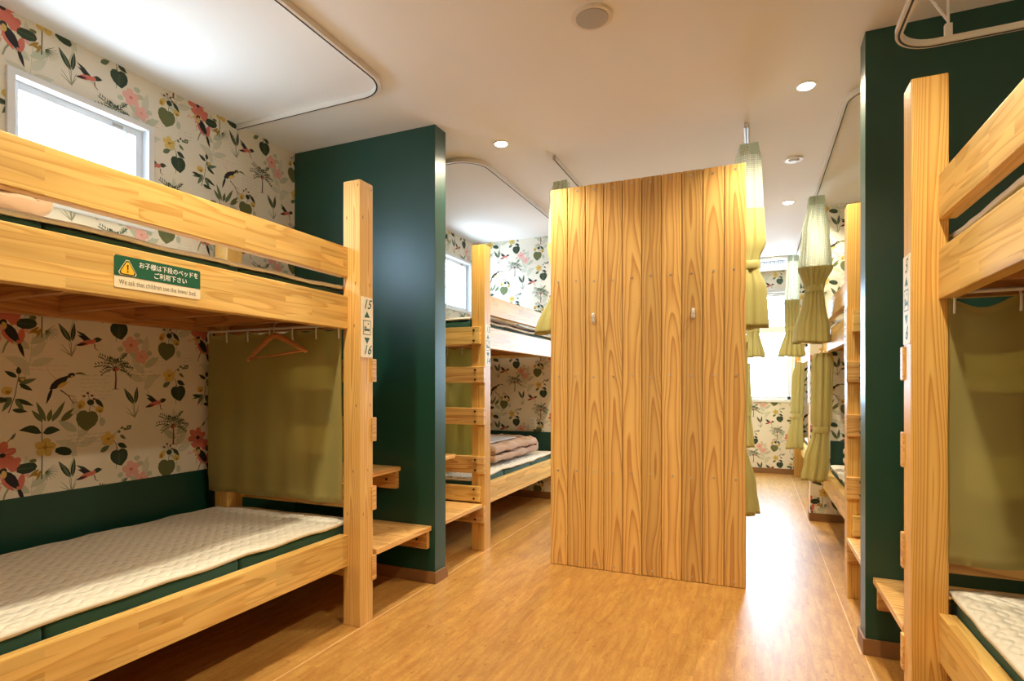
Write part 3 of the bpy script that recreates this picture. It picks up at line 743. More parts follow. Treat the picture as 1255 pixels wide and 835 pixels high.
        textobj('lettering', 'ご利用下さい', .019, lambda a, b: up(.0021)(a+.033, b+.003), M['white_ink'], sg, 0, .0005, .103)
        textobj('lettering', 'We ask that children use the lower bed.', .0145, lambda a, b: up(.0017)(a-.001, b*1.35-.029), M['ink'], sg, 0, 0, .236)
    return X, Y

def wavy(a, b, c=0.0, s=1.0): return noise.noise(Vector((a*s, b*s, c)))
def mattress(label, wall, s, y0, d, L, zb, group, hh):
    X = lambda p: wall+s*p
    ya, yb = sorted((y0+d*.016, y0+d*(L-.10)))
    t = thing('mattress', label, 'mattress', ((X(.06)+X(.84))/2, (ya+yb)/2, zb), group)
    n = 3; seg = (yb-ya)/n
    for i in range(n):
        bm = bmesh.new(); add_box(bm, X(.160), X(.835), ya+i*seg+.002, ya+(i+1)*seg-.002, zb, zb+hh, .013)
        fin('mattress_section', bm, M['mat_green'], t, True)
def pad(label, wall, s, y0, d, L, zt, group, seed=0.0):
    """thin quilted pad lying over the mattress, edges slightly wavy and turned down"""
    X = lambda p: wall+s*p
    ya, yb = sorted((y0+d*.014, y0+d*(L-.095)))
    bm = bmesh.new(); nx, ny = 26, 60; uvl = bm.loops.layers.uv.verify(); G = {}
    pa, pb = .068, .846
    def pt(i, j, th):
        a, b = i/nx, j/ny
        p = pa+(pb-pa)*a; y = ya+(yb-ya)*b
        ed = min(a*(pb-pa), (1-a)*(pb-pa)); edy = min(b*(yb-ya), (1-b)*(yb-ya))
        # rounded corners
        cr = .035
        if ed < cr and edy < cr:
            dx, dy = cr-ed, cr-edy; r = math.hypot(dx, dy); m_ = max(dx, dy)
            if r > 0:
                k = m_/r; sx = 1 if a < .5 else -1; sy = 1 if b < .5 else -1
                p += sx*(dx-dx*k); y += sy*(dy-dy*k)
        z = zt + .005*wavy(p, y, seed, 5) + .003*wavy(p, y, seed+3, 14)
        e = min(ed, edy)
        z -= .006*max(0, 1-e/.03)**2
        z += .009*wavy(y, 0, seed+7, 5)*max(0, 1-e/.08)
        if ed < .01: p += .006*wavy(y, 1, seed, 8)
        p = min(p, .850)
        if p < .160:
            lim = y0+d*.098
            y = min(y, lim) if d < 0 else max(y, lim)
        return Vector((X(p), y, z-th*(1 - 0.0)))
    for th in (0, .014):
        for i in range(nx+1):
            for j in range(ny+1): G[(i, j, th)] = bm.verts.new(pt(i, j, th))
    def face(vs, uvs):
        f = bm.faces.new(vs)
        for l, q in zip(f.loops, uvs): l[uvl].uv = q
    for i in range(nx):
        for j in range(ny):
            q = [(i, j), (i+1, j), (i+1, j+1), (i, j+1)]
            u = [((ya+(yb-ya)*b/ny)*K, (pb-pa)*a/nx*K) for a, b in q]
            face([G[(a, b, 0)] for a, b in q], u); face([G[(a, b, .014)] for a, b in q[::-1]], u[::-1])
    bd = [(i, 0) for i in range(nx)] + [(nx, j) for j in range(ny)] + [(i, ny) for i in range(nx, 0, -1)] + [(0, j) for j in range(ny, 0, -1)]
    for k in range(len(bd)):
        a, b = bd[k], bd[(k+1) % len(bd)]
        face([G[(*b, 0)], G[(*a, 0)], G[(*a, .014)], G[(*b, .014)]], [(0, 0)]*4)
    bmesh.ops.recalc_face_normals(bm, faces=bm.faces)
    o = fin('mattress_pad', bm, M['quilt'], None, True, base=((X(pa)+X(pb))/2, (ya+yb)/2, zt-.01))
    return tag(o, label, 'mattress pad', group)

def flat_curtain(label, xa, ya, xb, yb, z0, z1, group, n=7, amp=.010, seed=0.0, hooks=True, sag=.012, out=1):
    """short curtain hung flat on hooks"""
    t = thing('curtain', label, 'curtain', ((xa+xb)/2, (ya+yb)/2, z0), group)
    bm = bmesh.new(); A, B = Vector((xa, ya, 0)), Vector((xb, yb, 0)); dr = (B-A).normalized(); nr = Vector((-dr.y, dr.x, 0))
    NX, NZ = 120, 26; G = []
    for j in range(NZ+1):
        row = []; w = j/NZ
        for i in range(NX+1):
            u = i/NX
            fold = math.sin(u*n*2*PI + .8*math.sin(u*5+seed))*amp*(.45+.55*(1-w)) + .012*wavy(u*3, w*2, seed, 1.5)*(1-w*.5)
            zt = z1 - sag*abs(math.sin(u*n*PI))**1.5 if hooks else z1
            z = z0 + (zt-z0)*w + (.008*wavy(u*4, 0, seed+5)*(1-w) + (ya-yb)*0)
            hem = .0035 if abs(w-.115) < .02 else 0
            row.append(bm.verts.new(A+(B-A)*u+nr*(fold+hem*out)+Vector((0, 0, z))))
        G.append(row)
    for j in range(NZ):
        for i in range(NX): bm.faces.new((G[j][i], G[j][i+1], G[j+1][i+1], G[j+1][i]))
    r = bmesh.ops.solidify(bm, geom=list(bm.faces), thickness=.0025)
    fin('cloth', bm, M['olive'], t, True)
    if hooks:
        for i in range(n+1):
            p = A+(B-A)*min(.985, max(.015, i/n)); bm = bmesh.new()
            add_tube(bm, [p+nr*out*.008+Vector((0, 0, z1-.045)), p+nr*out*.010+Vector((0, 0, z1-.005)), p+nr*out*.003+Vector((0, 0, z1+.018))], .0032, 8)
            fin('hook', bm, M['white'], t, True)
    return t

def bunch(label, x, y, zt, znet, prof, group, n=9, seed=0, tie=None, hook=True, hem=None, net_r=None):
    """gathered curtain: prof = [(z, rx, ry, dx)], pleated all round; net above znet"""
    t = thing('gathered_curtain', label, 'curtain', (x, y, prof[-1][0]), group)
    SEG = 108
    def ringco(z, rx, ry, dx, k, amp):
        a = 2*PI*k/SEG
        pl = 1+amp*(1.9*abs(math.sin((n*a+seed+.9*math.sin(2*a+seed))/2*1.0))**.8-1.1) + amp*.3*math.sin((n*2+1)*a+seed*2)
        return Vector((x+dx+rx*pl*math.cos(a), y+ry*pl*math.sin(a), z))
    def surf(name, P, mat, amp0, cap=False):
        bm = bmesh.new(); uvl = bm.loops.layers.uv.verify(); R = []
        # interpolate the profile smoothly
        pts = []
        for (z_a, *a), (z_b, *b) in zip(P, P[1:]):
            m_ = max(2, int(abs(z_a-z_b)/.02))
            for i in range(m_):
                f_ = i/m_; g = f_*f_*(3-2*f_)
                pts.append((z_a+(z_b-z_a)*f_, *[q+(w-q)*g for q, w in zip(a, b)]))
        pts.append(P[-1])
        for (z, rx, ry, dx) in pts:
            R.append([bm.verts.new(ringco(z + (.006*math.sin(3*2*PI*k/SEG+seed) if z == P[-1][0] and cap else 0), rx, ry, dx, k, amp0)) for k in range(SEG)])
        for j in range(len(R)-1):
            for k in range(SEG):
                k2 = (k+1) % SEG
                f = bm.faces.new((R[j][k], R[j+1][k], R[j+1][k2], R[j][k2]))
                for l, (aa, zz) in zip(f.loops, ((k, pts[j][0]), (k, pts[j+1][0]), (k+1, pts[j+1][0]), (k+1, pts[j][0]))):
                    l[uvl].uv = (aa/SEG*.5, zz*K)
        if cap:                                              # turned-in lower edge, open in the middle
            lo = R[-1]; c = sum((v.co for v in lo), Vector())/SEG
            r2 = [bm.verts.new(c+(v.co-c)*.8+Vector((0, 0, .012))) for v in lo]; r3 = [bm.verts.new(c+(v.co-c)*.45+Vector((0, 0, .09))) for v in lo]
            for q0, q1 in ((lo, r2), (r2, r3)):
                for k in range(SEG): bm.faces.new((q0[k], q1[k], q1[(k+1) % SEG], q0[(k+1) % SEG]))
        bm.normal_update()
        return fin(name, bm, mat, t, True)
    P = prof
    if znet is not None:
        Pn = [p for p in P if p[0] >= znet-1e-6]; Pc = [p for p in P if p[0] <= znet+1e-6]
        surf('net_panel', Pn, M['net'], .16)
        top = Pn[0]
        for k in range(2):
            bm = bmesh.new(); sx = -1 if k else 1
            add_box(bm, x+top[3]+sx*top[1]*.55-.022, x+top[3]+sx*top[1]*.55+.022, y-top[2]-.003+.004*k, y-top[2]+.001+.004*k, top[0]-.055, top[0]+.006, .001)
            fin('header_tape', bm, M['mint'], t)
    else: Pc = P
    surf('cloth', Pc, M['olive'], .26, True)
    if tie:
        zt_, rx, ry, dx = tie; bm = bmesh.new(); R = []
        for dz, k_ in ((.022, .98), (.018, 1.04), (-.018, 1.04), (-.022, .98)):
            R.append([bm.verts.new((x+dx+rx*k_*math.cos(2*PI*k/32), y+ry*k_*math.sin(2*PI*k/32), zt_+dz+.006*math.cos(2*PI*k/32))) for k in range(32)])
        for a, b in zip(R, R[1:]):
            for k in range(32): bm.faces.new((a[k], b[k], b[(k+1) % 32], a[(k+1) % 32]))
        add_box(bm, x+dx-rx*.55, x+dx-rx*.05, y-ry*1.14, y-ry*1.02, zt_-.020, zt_+.024, .003)
        fin('tie_band', bm, M['olive'], t, True)
    if hook:
        bm = bmesh.new(); zz = P[0][0]; top = P[0]
        for dx in (-.5, 0, .5): add_tube(bm, [(x+top[3]+dx*top[1], y, zz-.012), (x+top[3]+dx*top[1], y, zz+.018)], .003, 8)
        fin('hook', bm, M['white'], t, True)
    return t

def step(label, x0, x1, y0, y1, zt, group, wall_y, s):
    t = thing('step', label, 'step', ((x0+x1)/2, (y0+y1)/2, zt-.1), group)
    bm = bmesh.new(); add_box(bm, x0, x1, y0, y1, zt-.024, zt, .003); bm.normal_update(); grain_uv(bm, 0)
    fin('tread', bm, M['tread'], t)
    dy = .028 if wall_y < (y0+y1)/2 else -.028
    e = .012 if s > 0 else -.012
    a, b = (x0, x1-e) if s > 0 else (x0-e, x1)
    br = wbox('bracket', a, b, wall_y, wall_y+dy, zt-.118, zt-.0245, M['rung'], t)
    bm = bmesh.new(); xb = b-.06 if s > 0 else a+.06
    add_cyl(bm, (xb, wall_y+dy*1.08, zt-.07), .006, .006, 'Y', 12); fin('bolt', bm, M['bolt'], br)

G1 = 'bunk mattresses'; G2 = 'quilted mattress pads'
BAYS = [
 dict(k='fl', wall=WL, s=1, y0=2.06, d=-1, L=1.90, nums=('15', '16'), sign=True, pm='post', label='wooden bunk bed in the left foreground with the green child notice, numbered 15 and 16'),
 dict(k='ml', wall=WL, s=1, y0=3.185, d=1, L=1.712, nums=('13', '14'), sign=False, pm='postr', label='wooden bunk bed behind the left teal wall with ladder rungs facing the viewer'),
 dict(k='fr', wall=WR, s=-1, y0=2.045, d=-1, L=1.90, nums=('5', '6'), sign=False, pm='postr', label='wooden bunk bed at the right edge with number plate 5 and 6'),
 dict(k='mr', wall=WR, s=-1, y0=3.185, d=1, L=1.712, nums=('7', '8'), sign=False, pm='postr', label='wooden bunk bed just beyond the right teal wall, beside the aisle'),
 dict(k='rr', wall=WR, s=-1, y0=5.33, d=1, L=1.95, nums=None, sign=False, pm='postr', label='farthest wooden bunk bed, only its post showing past the papered wall on the right'),
]
NAMEOF = dict(fl='left foreground bunk', ml='middle left bunk', fr='right foreground bunk', mr='bunk beyond the right teal wall', rr='farthest right bunk')
for B in BAYS:
    bunk(B['label'], B['wall'], B['s'], B['y0'], B['d'], B['L'], nums=B['nums'], sign=B['sign'], post_mat=B['pm'], far_post=B['k'] not in ('ml', 'mr'))
    for lv, zb in (('lower', .3365), ('upper', 1.3945)):
        if B['k'] == 'rr' and lv == 'upper': continue
        hh = .092 if lv == 'lower' else .060
        sd = hash((B['L'], zb, B['y0']*3)) % 97/7
        dz = .018 if lv == 'lower' else .010
        mattress('dark green folding mattress on the %s deck of the %s' % (lv, NAMEOF[B['k']]), B['wall'], B['s'], B['y0'], B['d'], B['L'], zb, G1, hh)
        pad('white quilted pad over the %s mattress of the %s' % (lv, NAMEOF[B['k']]), B['wall'], B['s'], B['y0'], B['d'], B['L'], zb+hh+.0225, G2, sd)

# steps between the teal walls and the bunk ladders
GS = 'wooden steps beside the teal walls'
step('low wooden step in front of the left teal wall, beside the left foreground bunk', -2.10, -1.560, 2.094, 2.563, .302, GS, 2.563, 1)
step('upper wooden step in front of the left teal wall, above the low one', -2.20, -1.752, 2.094, 2.563, .604, GS, 2.563, 1)
step('low wooden step below the rungs of the middle left bunk, behind the left teal wall', -2.10, -1.556, 2.677, 3.155, .302, GS, 2.677, 1)
step('upper wooden step of the middle left bunk peeking out behind the left teal wall', -2.20, -1.745, 2.677, 3.155, .604, GS, 2.677, 1)
step('low wooden step between the right teal wall and the right foreground bunk', .418, 1.0, 2.076, 2.548, .302, GS, 2.548, -1)
step('low wooden step behind the right teal wall, below the rungs of the bunk beyond', .410, 1.0, 2.662, 3.155, .302, GS, 2.662, -1)

# ------------------------------------------------------------------ curtains
GC = 'flat olive curtains at the bunk ends'
flat_curtain('olive curtain hanging flat at the end of the left foreground lower bunk, behind the hanger', -2.445, 1.945, -1.638, 1.956, .530, 1.288, GC, 6, .005, 1.3, out=-1)
flat_curtain('olive curtain behind the ladder rungs of the middle left bunk', -2.33, 3.31, -1.66, 3.30, .54, 1.288, GC, 6, .013, 4.0, out=-1)
flat_curtain('olive curtain hanging flat in the right foreground lower bunk above the white pad', .499, 1.940, 1.285, 1.940, .540, 1.285, GC, 5, .006, 2.2, sag=.03, out=-1)
GG = 'gathered net-top curtains'
bunch('large gathered net-top curtain with tie band at the end of the right aisle rail', .395, 4.45, 2.345, 1.865,
      [(2.345, .045, .030, 0), (2.30, .05, .032, 0), (2.10, .075, .04, -.005), (1.90, .088, .045, -.004), (1.865, .090, .045, -.004), (1.74, .055, .035, -.012), (1.70, .048, .032, -.012), (1.62, .058, .04, -.016), (1.42, .090, .05, -.026), (1.335, .098, .055, -.028)], GG, 15, 1.2, tie=(1.715, .055, .040, -.012))
bunch('gathered net-top curtain deeper in the aisle, in front of the far window', .345, 6.35, 2.34, 1.90,
      [(2.34, .05, .03, .01), (2.1, .055, .03, .01), (1.90, .06, .035, 0), (1.64, .055, .03, 0), (1.60, .05, .03, 0), (1.33, .105, .05, 0)], GG, 13, 2.0, tie=(1.61, .052, .034, 0))
bunch('bright gathered net-top curtain hanging at the right edge of the board partition', -.048, 3.27, 2.315, 1.975,
      [(2.315, .045, .03, .02), (2.25, .06, .035, .018), (1.975, .068, .04, .018), (1.80, .075, .045, .018), (1.70, .050, .035, .012), (1.66, .052, .035, .012), (1.55, .085, .05, .01), (1.345, .098, .055, .006)], GG, 5, .4, tie=(1.675, .060, .042, .014))
bunch('gathered net-top curtain peeking out left of the board partition', -1.105, 3.36, 2.30, 1.93,
      [(2.30, .045, .03, -.0), (2.25, .062, .035, -.01), (1.93, .062, .035, -.018), (1.70, .05, .035, 0), (1.66, .05, .03, 0), (1.365, .120, .055, -.03)], GG, 6, 3.0, tie=(1.68, .054, .04, 0))
bunch('small gathered curtain hem showing below the bright curtain, right of the partition', -.02, 6.35, 2.34, 1.90,
      [(2.34, .05, .03, 0), (1.90, .06, .035, 0), (1.64, .055, .03, 0), (1.60, .05, .03, 0), (1.33, .095, .05, 0)], GG, 8, 5.0, tie=(1.61, .052, .034, 0))
GL = 'tied lower curtains under the upper bunks'
bunch('olive curtain tied at mid height below the upper deck, past the right teal wall', .437, 4.56, 1.268, None,
      [(1.268, .045, .022, .012), (1.22, .056, .026, .008), (1.10, .055, .030, .005), (.80, .055, .032, .0), (.73, .042, .028, -.002), (.70, .044, .028, -.008), (.50, .066, .040, -.030), (.36, .068, .042, -.046)], GL, 6, 2.4, tie=(.725, .052, .036, -.001))
bunch('pale olive lower curtain tied beside the farthest right bunk post, before the far wall', .385, 6.35, 1.27, None,
      [(1.27, .035, .02, .03), (1.1, .048, .026, .018), (.80, .045, .03, .008), (.73, .040, .026, .004), (.50, .06, .036, -.01), (.40, .068, .038, -.015)], GL, 6, .9, tie=(.735, .048, .034, .004))
bunch('olive curtain hem showing low down at the right edge of the board partition', -.075, 3.27, 1.27, None,
      [(1.27, .035, .02, 0), (.80, .04, .03, -.01), (.73, .036, .026, -.01), (.50, .07, .036, .0), (.355, .085, .04, .0)], GL, 6, 1.9, tie=(.735, .044, .034, -.01))
bunch('thin strip of gathered curtain right of the partition at the far window sill', -.085, 6.35, 1.27, None,
      [(1.27, .035, .02, .0), (.80, .045, .03, 0), (.73, .040, .026, 0), (.50, .06, .036, 0), (.40, .068, .038, 0)], GL, 6, 2.9, tie=(.735, .048, .034, 0))

# ------------------------------------------------------------------ ceiling curtain rails
def arc(cx, cy, r, a0, a1, n=12): return [(cx+r*math.cos(math.radians(a0+(a1-a0)*i/n)), cy+r*math.sin(math.radians(a0+(a1-a0)*i/n))) for i in range(n+1)]
def crail(label, pts, z0, h=.022, w=.020, slot_side=0, posts=()):
    t = thing('curtain_rail', label, 'curtain rail', (pts[0][0], pts[0][1], z0), 'ceiling curtain rails')
    bm = bmesh.new(); sweep_rect(bm, pts, w, z0, z0+h); fin('track', bm, M['rail_white'], t)
    bm = bmesh.new(); sweep_rect(bm, pts, .006, z0-.0012, z0+.004, slot_side); fin('slot', bm, M['slot'], t)
    for (x, y) in posts:
        bm = bmesh.new(); add_tube(bm, [(x, y, z0+h), (x, y, CEIL-.004)], .004, 8)
        add_tube(bm, [(x, y, z0+h+.05), (x-.05, y+.03, CEIL-.12), (x-.09, y+.05, CEIL-.003)], .004, 8)
        add_box(bm, x-.010, x+.010, y-.008, y+.008, z0+h-.002, z0+h+.04, .002)
        fin('hanger_rod', bm, M['rail_white'], t)
r = .15
crail('white curtain rail curving round the left foreground bunk on the ceiling', [(WL+.002, 2.165), (-1.67, 2.165)] + arc(-1.53-r+.0, 2.165-r, r, 90, 0) + [(-1.53, -.6)], CEIL-.026, .025, slot_side=-.006)
crail('white curtain rail behind the left teal wall, curving over the middle left bunk', [(WL+.002, 3.0)] + arc(-1.515-.17, 3.0+.17, .17, -90, 0) + [(-1.515, 4.88)], CEIL-.026, .025, slot_side=.006)
crail('white curtain rail hung on rods from the ceiling above the right foreground bunk', [(WR-.002, 2.14), (.52, 2.14)] + arc(.40+.12, 2.14-.12, .12, 90, 180) + [(.40, -.6)], 2.10, .018, .020, 0.0, posts=((.55, 2.14), (1.1, 2.14), (.40, .9)))
crail('dark-edged curtain rail on the ceiling along the right aisle', [(WR-.002, 2.97)] + arc(.40+.15, 2.97+.15, .15, 270, 180) + [(.40, 4.60)], CEIL-.026, .025, slot_side=-.006)
crail('short curtain rail running back from the left end of the board partition', [(-1.096, 3.19), (-1.096, 6.58)], CEIL-.026, .025)
crail('curtain rail running back from the right end of the board partition', [(-.042, 3.19), (-.042, 6.58)], CEIL-.026, .025)
crail('far curtain rail on the ceiling beyond the papered wall', [(.392, 5.3), (.392, 6.58)], CEIL-.026, .025)

# ------------------------------------------------------------------ board partition
t = thing('board_partition', 'tall partition of ten vertical cedar boards in the middle of the room', 'partition', (-.57, 3.12, 0))
PX0, PX1, PY, PZ = -1.096, -.040, 3.12, 2.178
us = [65, 152, 252, 355, 462, 568, 680, 790, 907, 1028, 1145]
for i in range(10):
    x0 = PX0+(PX1-PX0)*i/10; x1 = PX0+(PX1-PX0)*(i+1)/10
    bd = wbox('board', x0+.0016, x1-.0016, PY, PY+.014, .0015, PZ, M['board'], t, .0045, 2)
    for z in (2.150, 1.635, 1.09, .553, .03):
        bm = bmesh.new(); add_cyl(bm, ((x0+x1)/2+rnd.uniform(-.006, .006), PY-.0008, z+rnd.uniform(-.006, .006)), .0056, .003, 'Y', 12); fin('screw', bm, M['screw'], bd)
wbox('light_block_panel', PX0+.001, PX1-.001, PY+.0142, PY+.0185, .002, PZ-.004, M['board'], t, .0005, 2)  # added layer behind the boards, blocks window light leaking through their gaps
for z in (2.135, 1.62, 1.075, .54, .02): wbox('batten', PX0+.002, PX1-.002, PY+.019, PY+.040, z-.018, z+.03, M['joist'], t)
for x in (-.838, -.298):
    bm = bmesh.new(); add_box(bm, x-.008, x+.008, PY-.006, PY-.0003, 1.392, 1.448, .003)
    add_tube(bm, [(x, PY-.005, 1.440), (x, PY-.022, 1.438), (x, PY-.026, 1.425), (x, PY-.024, 1.412)], .0045, 8)
    add_tube(bm, [(x, PY-.005, 1.405), (x, PY-.020, 1.400), (x, PY-.026, 1.408)], .0045, 8)
    h_ = fin('hook', bm, M['rail_white'], t, True)

# ------------------------------------------------------------------ ceiling fittings
def disc_fit(name, label, cat, x, y, r, parts, group=None):
    t = thing(name, label, cat, (x, y, CEIL), group)
    for nm, r0, z0, z1, mat in parts:
        bm = bmesh.new(); add_cyl(bm, (x, y, CEIL-(z0+z1)/2), r0, z1-z0, 'Z', 40)
        es = [e for e in bm.edges if all(abs(v.co.z-(CEIL-z1)) < 1e-5 for v in e.verts)]
        bmesh.ops.bevel(bm, geom=es, offset=(z1-z0)*.45, segments=2, affect='EDGES')
        fin(nm, bm, mat, t)
    return t
disc_fit('ceiling_speaker', 'round beige loudspeaker flush in the ceiling', 'loudspeaker', -.555, 2.046, .077, [('rim', .077, 0.0005, .008, M['rail_white']), ('grille', .060, .008, .0105, M['grey'])])
disc_fit('smoke_detector', 'small white round detector on the ceiling along the right aisle', 'detector', .218, 3.817, .052, [('mount', .052, .0005, .008, M['white']), ('sensor', .030, .008, .018, M['white'])])
GD = 'recessed warm downlights'
LIGHTS = [(-1.32, 2.918), (.216, 2.904), (.23, 4.70), (.20, 6.52), (-1.36, 1.10), (.22, 1.10), (-1.32, 4.70), (-.55, 5.6)]
LBL = ['lit downlight between the left teal wall and the board partition', 'brightest lit downlight on the ceiling right of the partition', 'lit downlight farther along the right aisle, beyond the detector', 'faint lit downlight nearest the ceiling air conditioner']
for i, (x, y) in enumerate(LIGHTS[:4]):
    disc_fit('downlight', LBL[i], 'downlight', x, y, .045, [('rim', .043, .0005, .004, M['white']), ('lamp', .034, .004, .006, M['lamp'])], GD)
# ceiling cassette air conditioner
t = thing('air_conditioner', 'white ceiling air conditioner with slatted grille before the far window', 'air conditioner', (-.1, 6.98, CEIL))
bm = bmesh.new(); add_box(bm, -.62, .37, 6.62, 7.33, CEIL-.03, CEIL-.0005, .012); fin('panel', bm, M['white'], t, False)
bm = bmesh.new(); add_box(bm, -.45, .30, 6.70, 6.86, CEIL-.034, CEIL-.0295, .001)
fin('grille', bm, M['slot'], t)
bm = bmesh.new()
for i in range(38): add_box(bm, -.44+i*.0196, -.434+i*.0196, 6.705, 6.855, CEIL-.040, CEIL-.0335)
fin('slat', bm, M['white'], t)

# ------------------------------------------------------------------ wall outlet
t = thing('wall_outlet', 'white switch plate on the papered wall above the folded duvet', 'outlet', (-1.89, 4.898, .686))
bm = bmesh.new(); add_box(bm, -1.922, -1.858, 4.892, 4.8995, .635, .736, .002); fin('plate', bm, M['white'], t)
bm = bmesh.new()
for z in (.655, .686, .717): add_box(bm, -1.905, -1.875, 4.890, 4.8925, z-.010, z+.010, .001)
fin('socket', bm, M['ivory'], t)

# ------------------------------------------------------------------ coat hanger on a hook
t = thing('coat_hanger', 'wooden coat hanger hung in front of the olive curtain', 'hanger', (-1.965, 1.895, 1.26))
def hp(x, z, tilt=-.10):
    c_, s_ = math.cos(tilt), math.sin(-tilt); return (-1.965+x*c_-z*s_, 1.895, 1.262+x*s_+z*c_)
bm = bmesh.new()
pts = [hp(-.175, -.092), hp(-.13, -.066), hp(-.06, -.024), hp(-.02, -.004), hp(0, 0), hp(.02, -.004), hp(.06, -.024), hp(.13, -.066), hp(.175, -.092)]
add_tube(bm, pts, [.007, .010, .013, .013, .014, .013, .013, .010, .007], 10, rx=.006); bm.normal_update(); grain_uv(bm, 0)
fin('shoulder', bm, M['hangerwood'], t, True)
bm = bmesh.new(); add_tube(bm, [hp(-.160, -.086), hp(0, -.0875), hp(.160, -.086)], .0048, 8); bm.normal_update(); grain_uv(bm, 0)
fin('trouser_bar', bm, M['hangerwood'], t, True)
bm = bmesh.new(); add_tube(bm, [hp(0, .008), hp(0, .035)] + [(-1.965+.014*math.sin(a)-.0+.003, 1.895, 1.312+.014-.014*math.cos(a)) for a in [PI*i/8 for i in range(0, 12)]], .0022, 8)
fin('hook', bm, M['steel'], t, True)
t = thing('deck_hook', 'small metal hook under the upper deck holding the coat hanger', 'hook', (-1.965, 1.93, 1.34))
bm = bmesh.new(); add_box(bm, -1.985, -1.945, 1.973, 1.984, 1.330, 1.352, .002); add_tube(bm, [(-1.965, 1.975, 1.341), (-1.965, 1.91, 1.343), (-1.965, 1.892, 1.350)], .003, 8)
fin('hook_wire', bm, M['steel'], t, True)

# ------------------------------------------------------------------ bedding
def duvet(name, label, cat, x0, x1, y0, y1, z0, th, layers, mat, group=None, flip=False, seed=0.0, puff=.006, rip=9):
    """cloth folded over itself: the fold turns at one y end"""
    bm = bmesh.new(); path = []
    L = y1-y0; r = th/2
    for k in range(layers):
        zc = z0+th/2+k*th; rng = range(41) if k % 2 == 0 else range(40, -1, -1)
        for i in rng: path.append((y0+r+(L-2*r)*i/40, zc))
        if k < layers-1:
            yc = (y1-r) if k % 2 == 0 else (y0+r); sg = 1 if k % 2 == 0 else -1
            for q in range(1, 12):
                a = -PI/2+PI*q/12; path.append((yc+sg*r*math.cos(a)*.9, zc+r+r*math.sin(a)))
    NX = 60; rows = []
    n = len(path)
    for i, (py, pz) in enumerate(path):
        a = path[max(0, i-1)]; b = path[min(n-1, i+1)]; ty, tz = b[0]-a[0], b[1]-a[1]; l = math.hypot(ty, tz) or 1; ny, nz = -tz/l, ty/l
        ring = []
        for j in range(NX*2):
            side = 1 if j < NX else -1; jj = j if j < NX else 2*NX-1-j
            u = jj/(NX-1); uu = .5-.5*math.cos(PI*u); w = math.sin(PI*min(1, max(0, u)))**.35 if 0 < u < 1 else 0
            e = 1.0 if 0 < i < n-1 else .25
            t_ = (th*.52)*w*e + puff*wavy(uu*6, i*.17, seed, 1.7)*w + puff*.45*math.sin(i*.5+seed+2.5*wavy(uu*4, i*.1, seed))*w + puff*1.0*(.5-abs(wavy(uu*16, i*.32, seed+9, 1.0)))*w
            x = x0+(x1-x0)*uu + .012*wavy(i*.11, seed, 2)
            p = Vector((x, py+ny*t_*side, pz+nz*t_*side))
            if flip: p.y = y0+y1-p.y
            ring.append(bm.verts.new(p))
        rows.append(ring)
    m_ = NX*2
    for a, b in zip(rows, rows[1:]):
        for j in range(m_): bm.faces.new((a[j], a[(j+1) % m_], b[(j+1) % m_], b[j]))
    bm.faces.new(rows[0][::-1]); bm.faces.new(rows[-1])
    bmesh.ops.remove_doubles(bm, verts=bm.verts, dist=.0004); bmesh.ops.recalc_face_normals(bm, faces=bm.faces)
    zmin = min(v.co.z for v in bm.verts)
    for v in bm.verts: v.co.z += z0-zmin
    o = fin(name, bm, mat, None, True, base=((x0+x1)/2, (y0+y1)/2, z0))
    return tag(o, label, cat, group)
def pillow(label, cx, cy, cz, lx, ly, h, group=None, tilt=0.0, mat=None):
    bm = bmesh.new(); n = 22
    bmesh.ops.create_grid(bm, x_segments=n, y_segments=n, size=1)
    top = [(v.co.x, v.co.y) for v in bm.verts]
    geo = bmesh.ops.duplicate(bm, geom=list(bm.faces)+list(bm.verts)+list(bm.edges))
    dv = {g for g in geo['geom'] if isinstance(g, bmesh.types.BMVert)}
    for v in bm.verts:
        x, y = v.co.x, v.co.y; w = max(0, (1-x**4)*(1-y**4))**.5
        pin = 1-.06*(abs(x*y))
        z = h/2*w*(1+.12*wavy(x*2, y*2, cx)) * (-1 if v in dv else 1)
        v.co = Vector((x*lx/2*pin, y*ly/2*pin, z+h*.42))
    bmesh.ops.remove_doubles(bm, verts=bm.verts, dist=.0004); bmesh.ops.recalc_face_normals(bm, faces=bm.faces)
    R = Matrix.Rotation(tilt, 4, 'X')
    zmin = 1e9
    for v in bm.verts: v.co = R @ v.co; zmin = min(zmin, v.co.z)
    for v in bm.verts: v.co += Vector((cx, cy, cz-zmin))
    o = fin('pillow', bm, mat or M['pillow'], None, True, base=(cx, cy, cz))
    return tag(o, label, 'pillow', group)
ZL, ZU = .455, 1.481
GDV = 'beige duvets'
duvet('folded_duvet', 'beige duvet folded in two on the lower deck of the middle left bunk', 'duvet', -2.34, -1.70, 3.62, 4.52, ZL, .060, 2, M['duvet'], GDV, False, 1.0, .016)
duvet('folded_blanket', 'flat grey blanket lying on top of the folded beige duvet', 'blanket', -2.28, -1.80, 3.75, 4.30, ZL+.150, .012, 1, M['grey_cloth'], None, False, 6.0, .002)
pillow('cream pillow leaning beside the folded duvet on the middle left lower deck', -2.08, 3.46, ZL, .52, .22, .12)
duvet('folded_duvet', 'beige duvet bundled on the upper deck of the left foreground bunk', 'duvet', -2.36, -1.84, .30, .955, ZU, .058, 2, M['duvet'], GDV, False, 2.0, .018)
duvet('folded_duvet', 'pale beige duvet spread on the upper deck of the middle left bunk', 'duvet', -2.34, -1.70, 3.45, 4.70, ZU, .018, 1, M['duvet'], GDV, False, 3.0, .008)
pillow('white pillow on the upper deck of the middle left bunk, below its window', -2.12, 4.40, ZU+.04, .50, .26, .11)
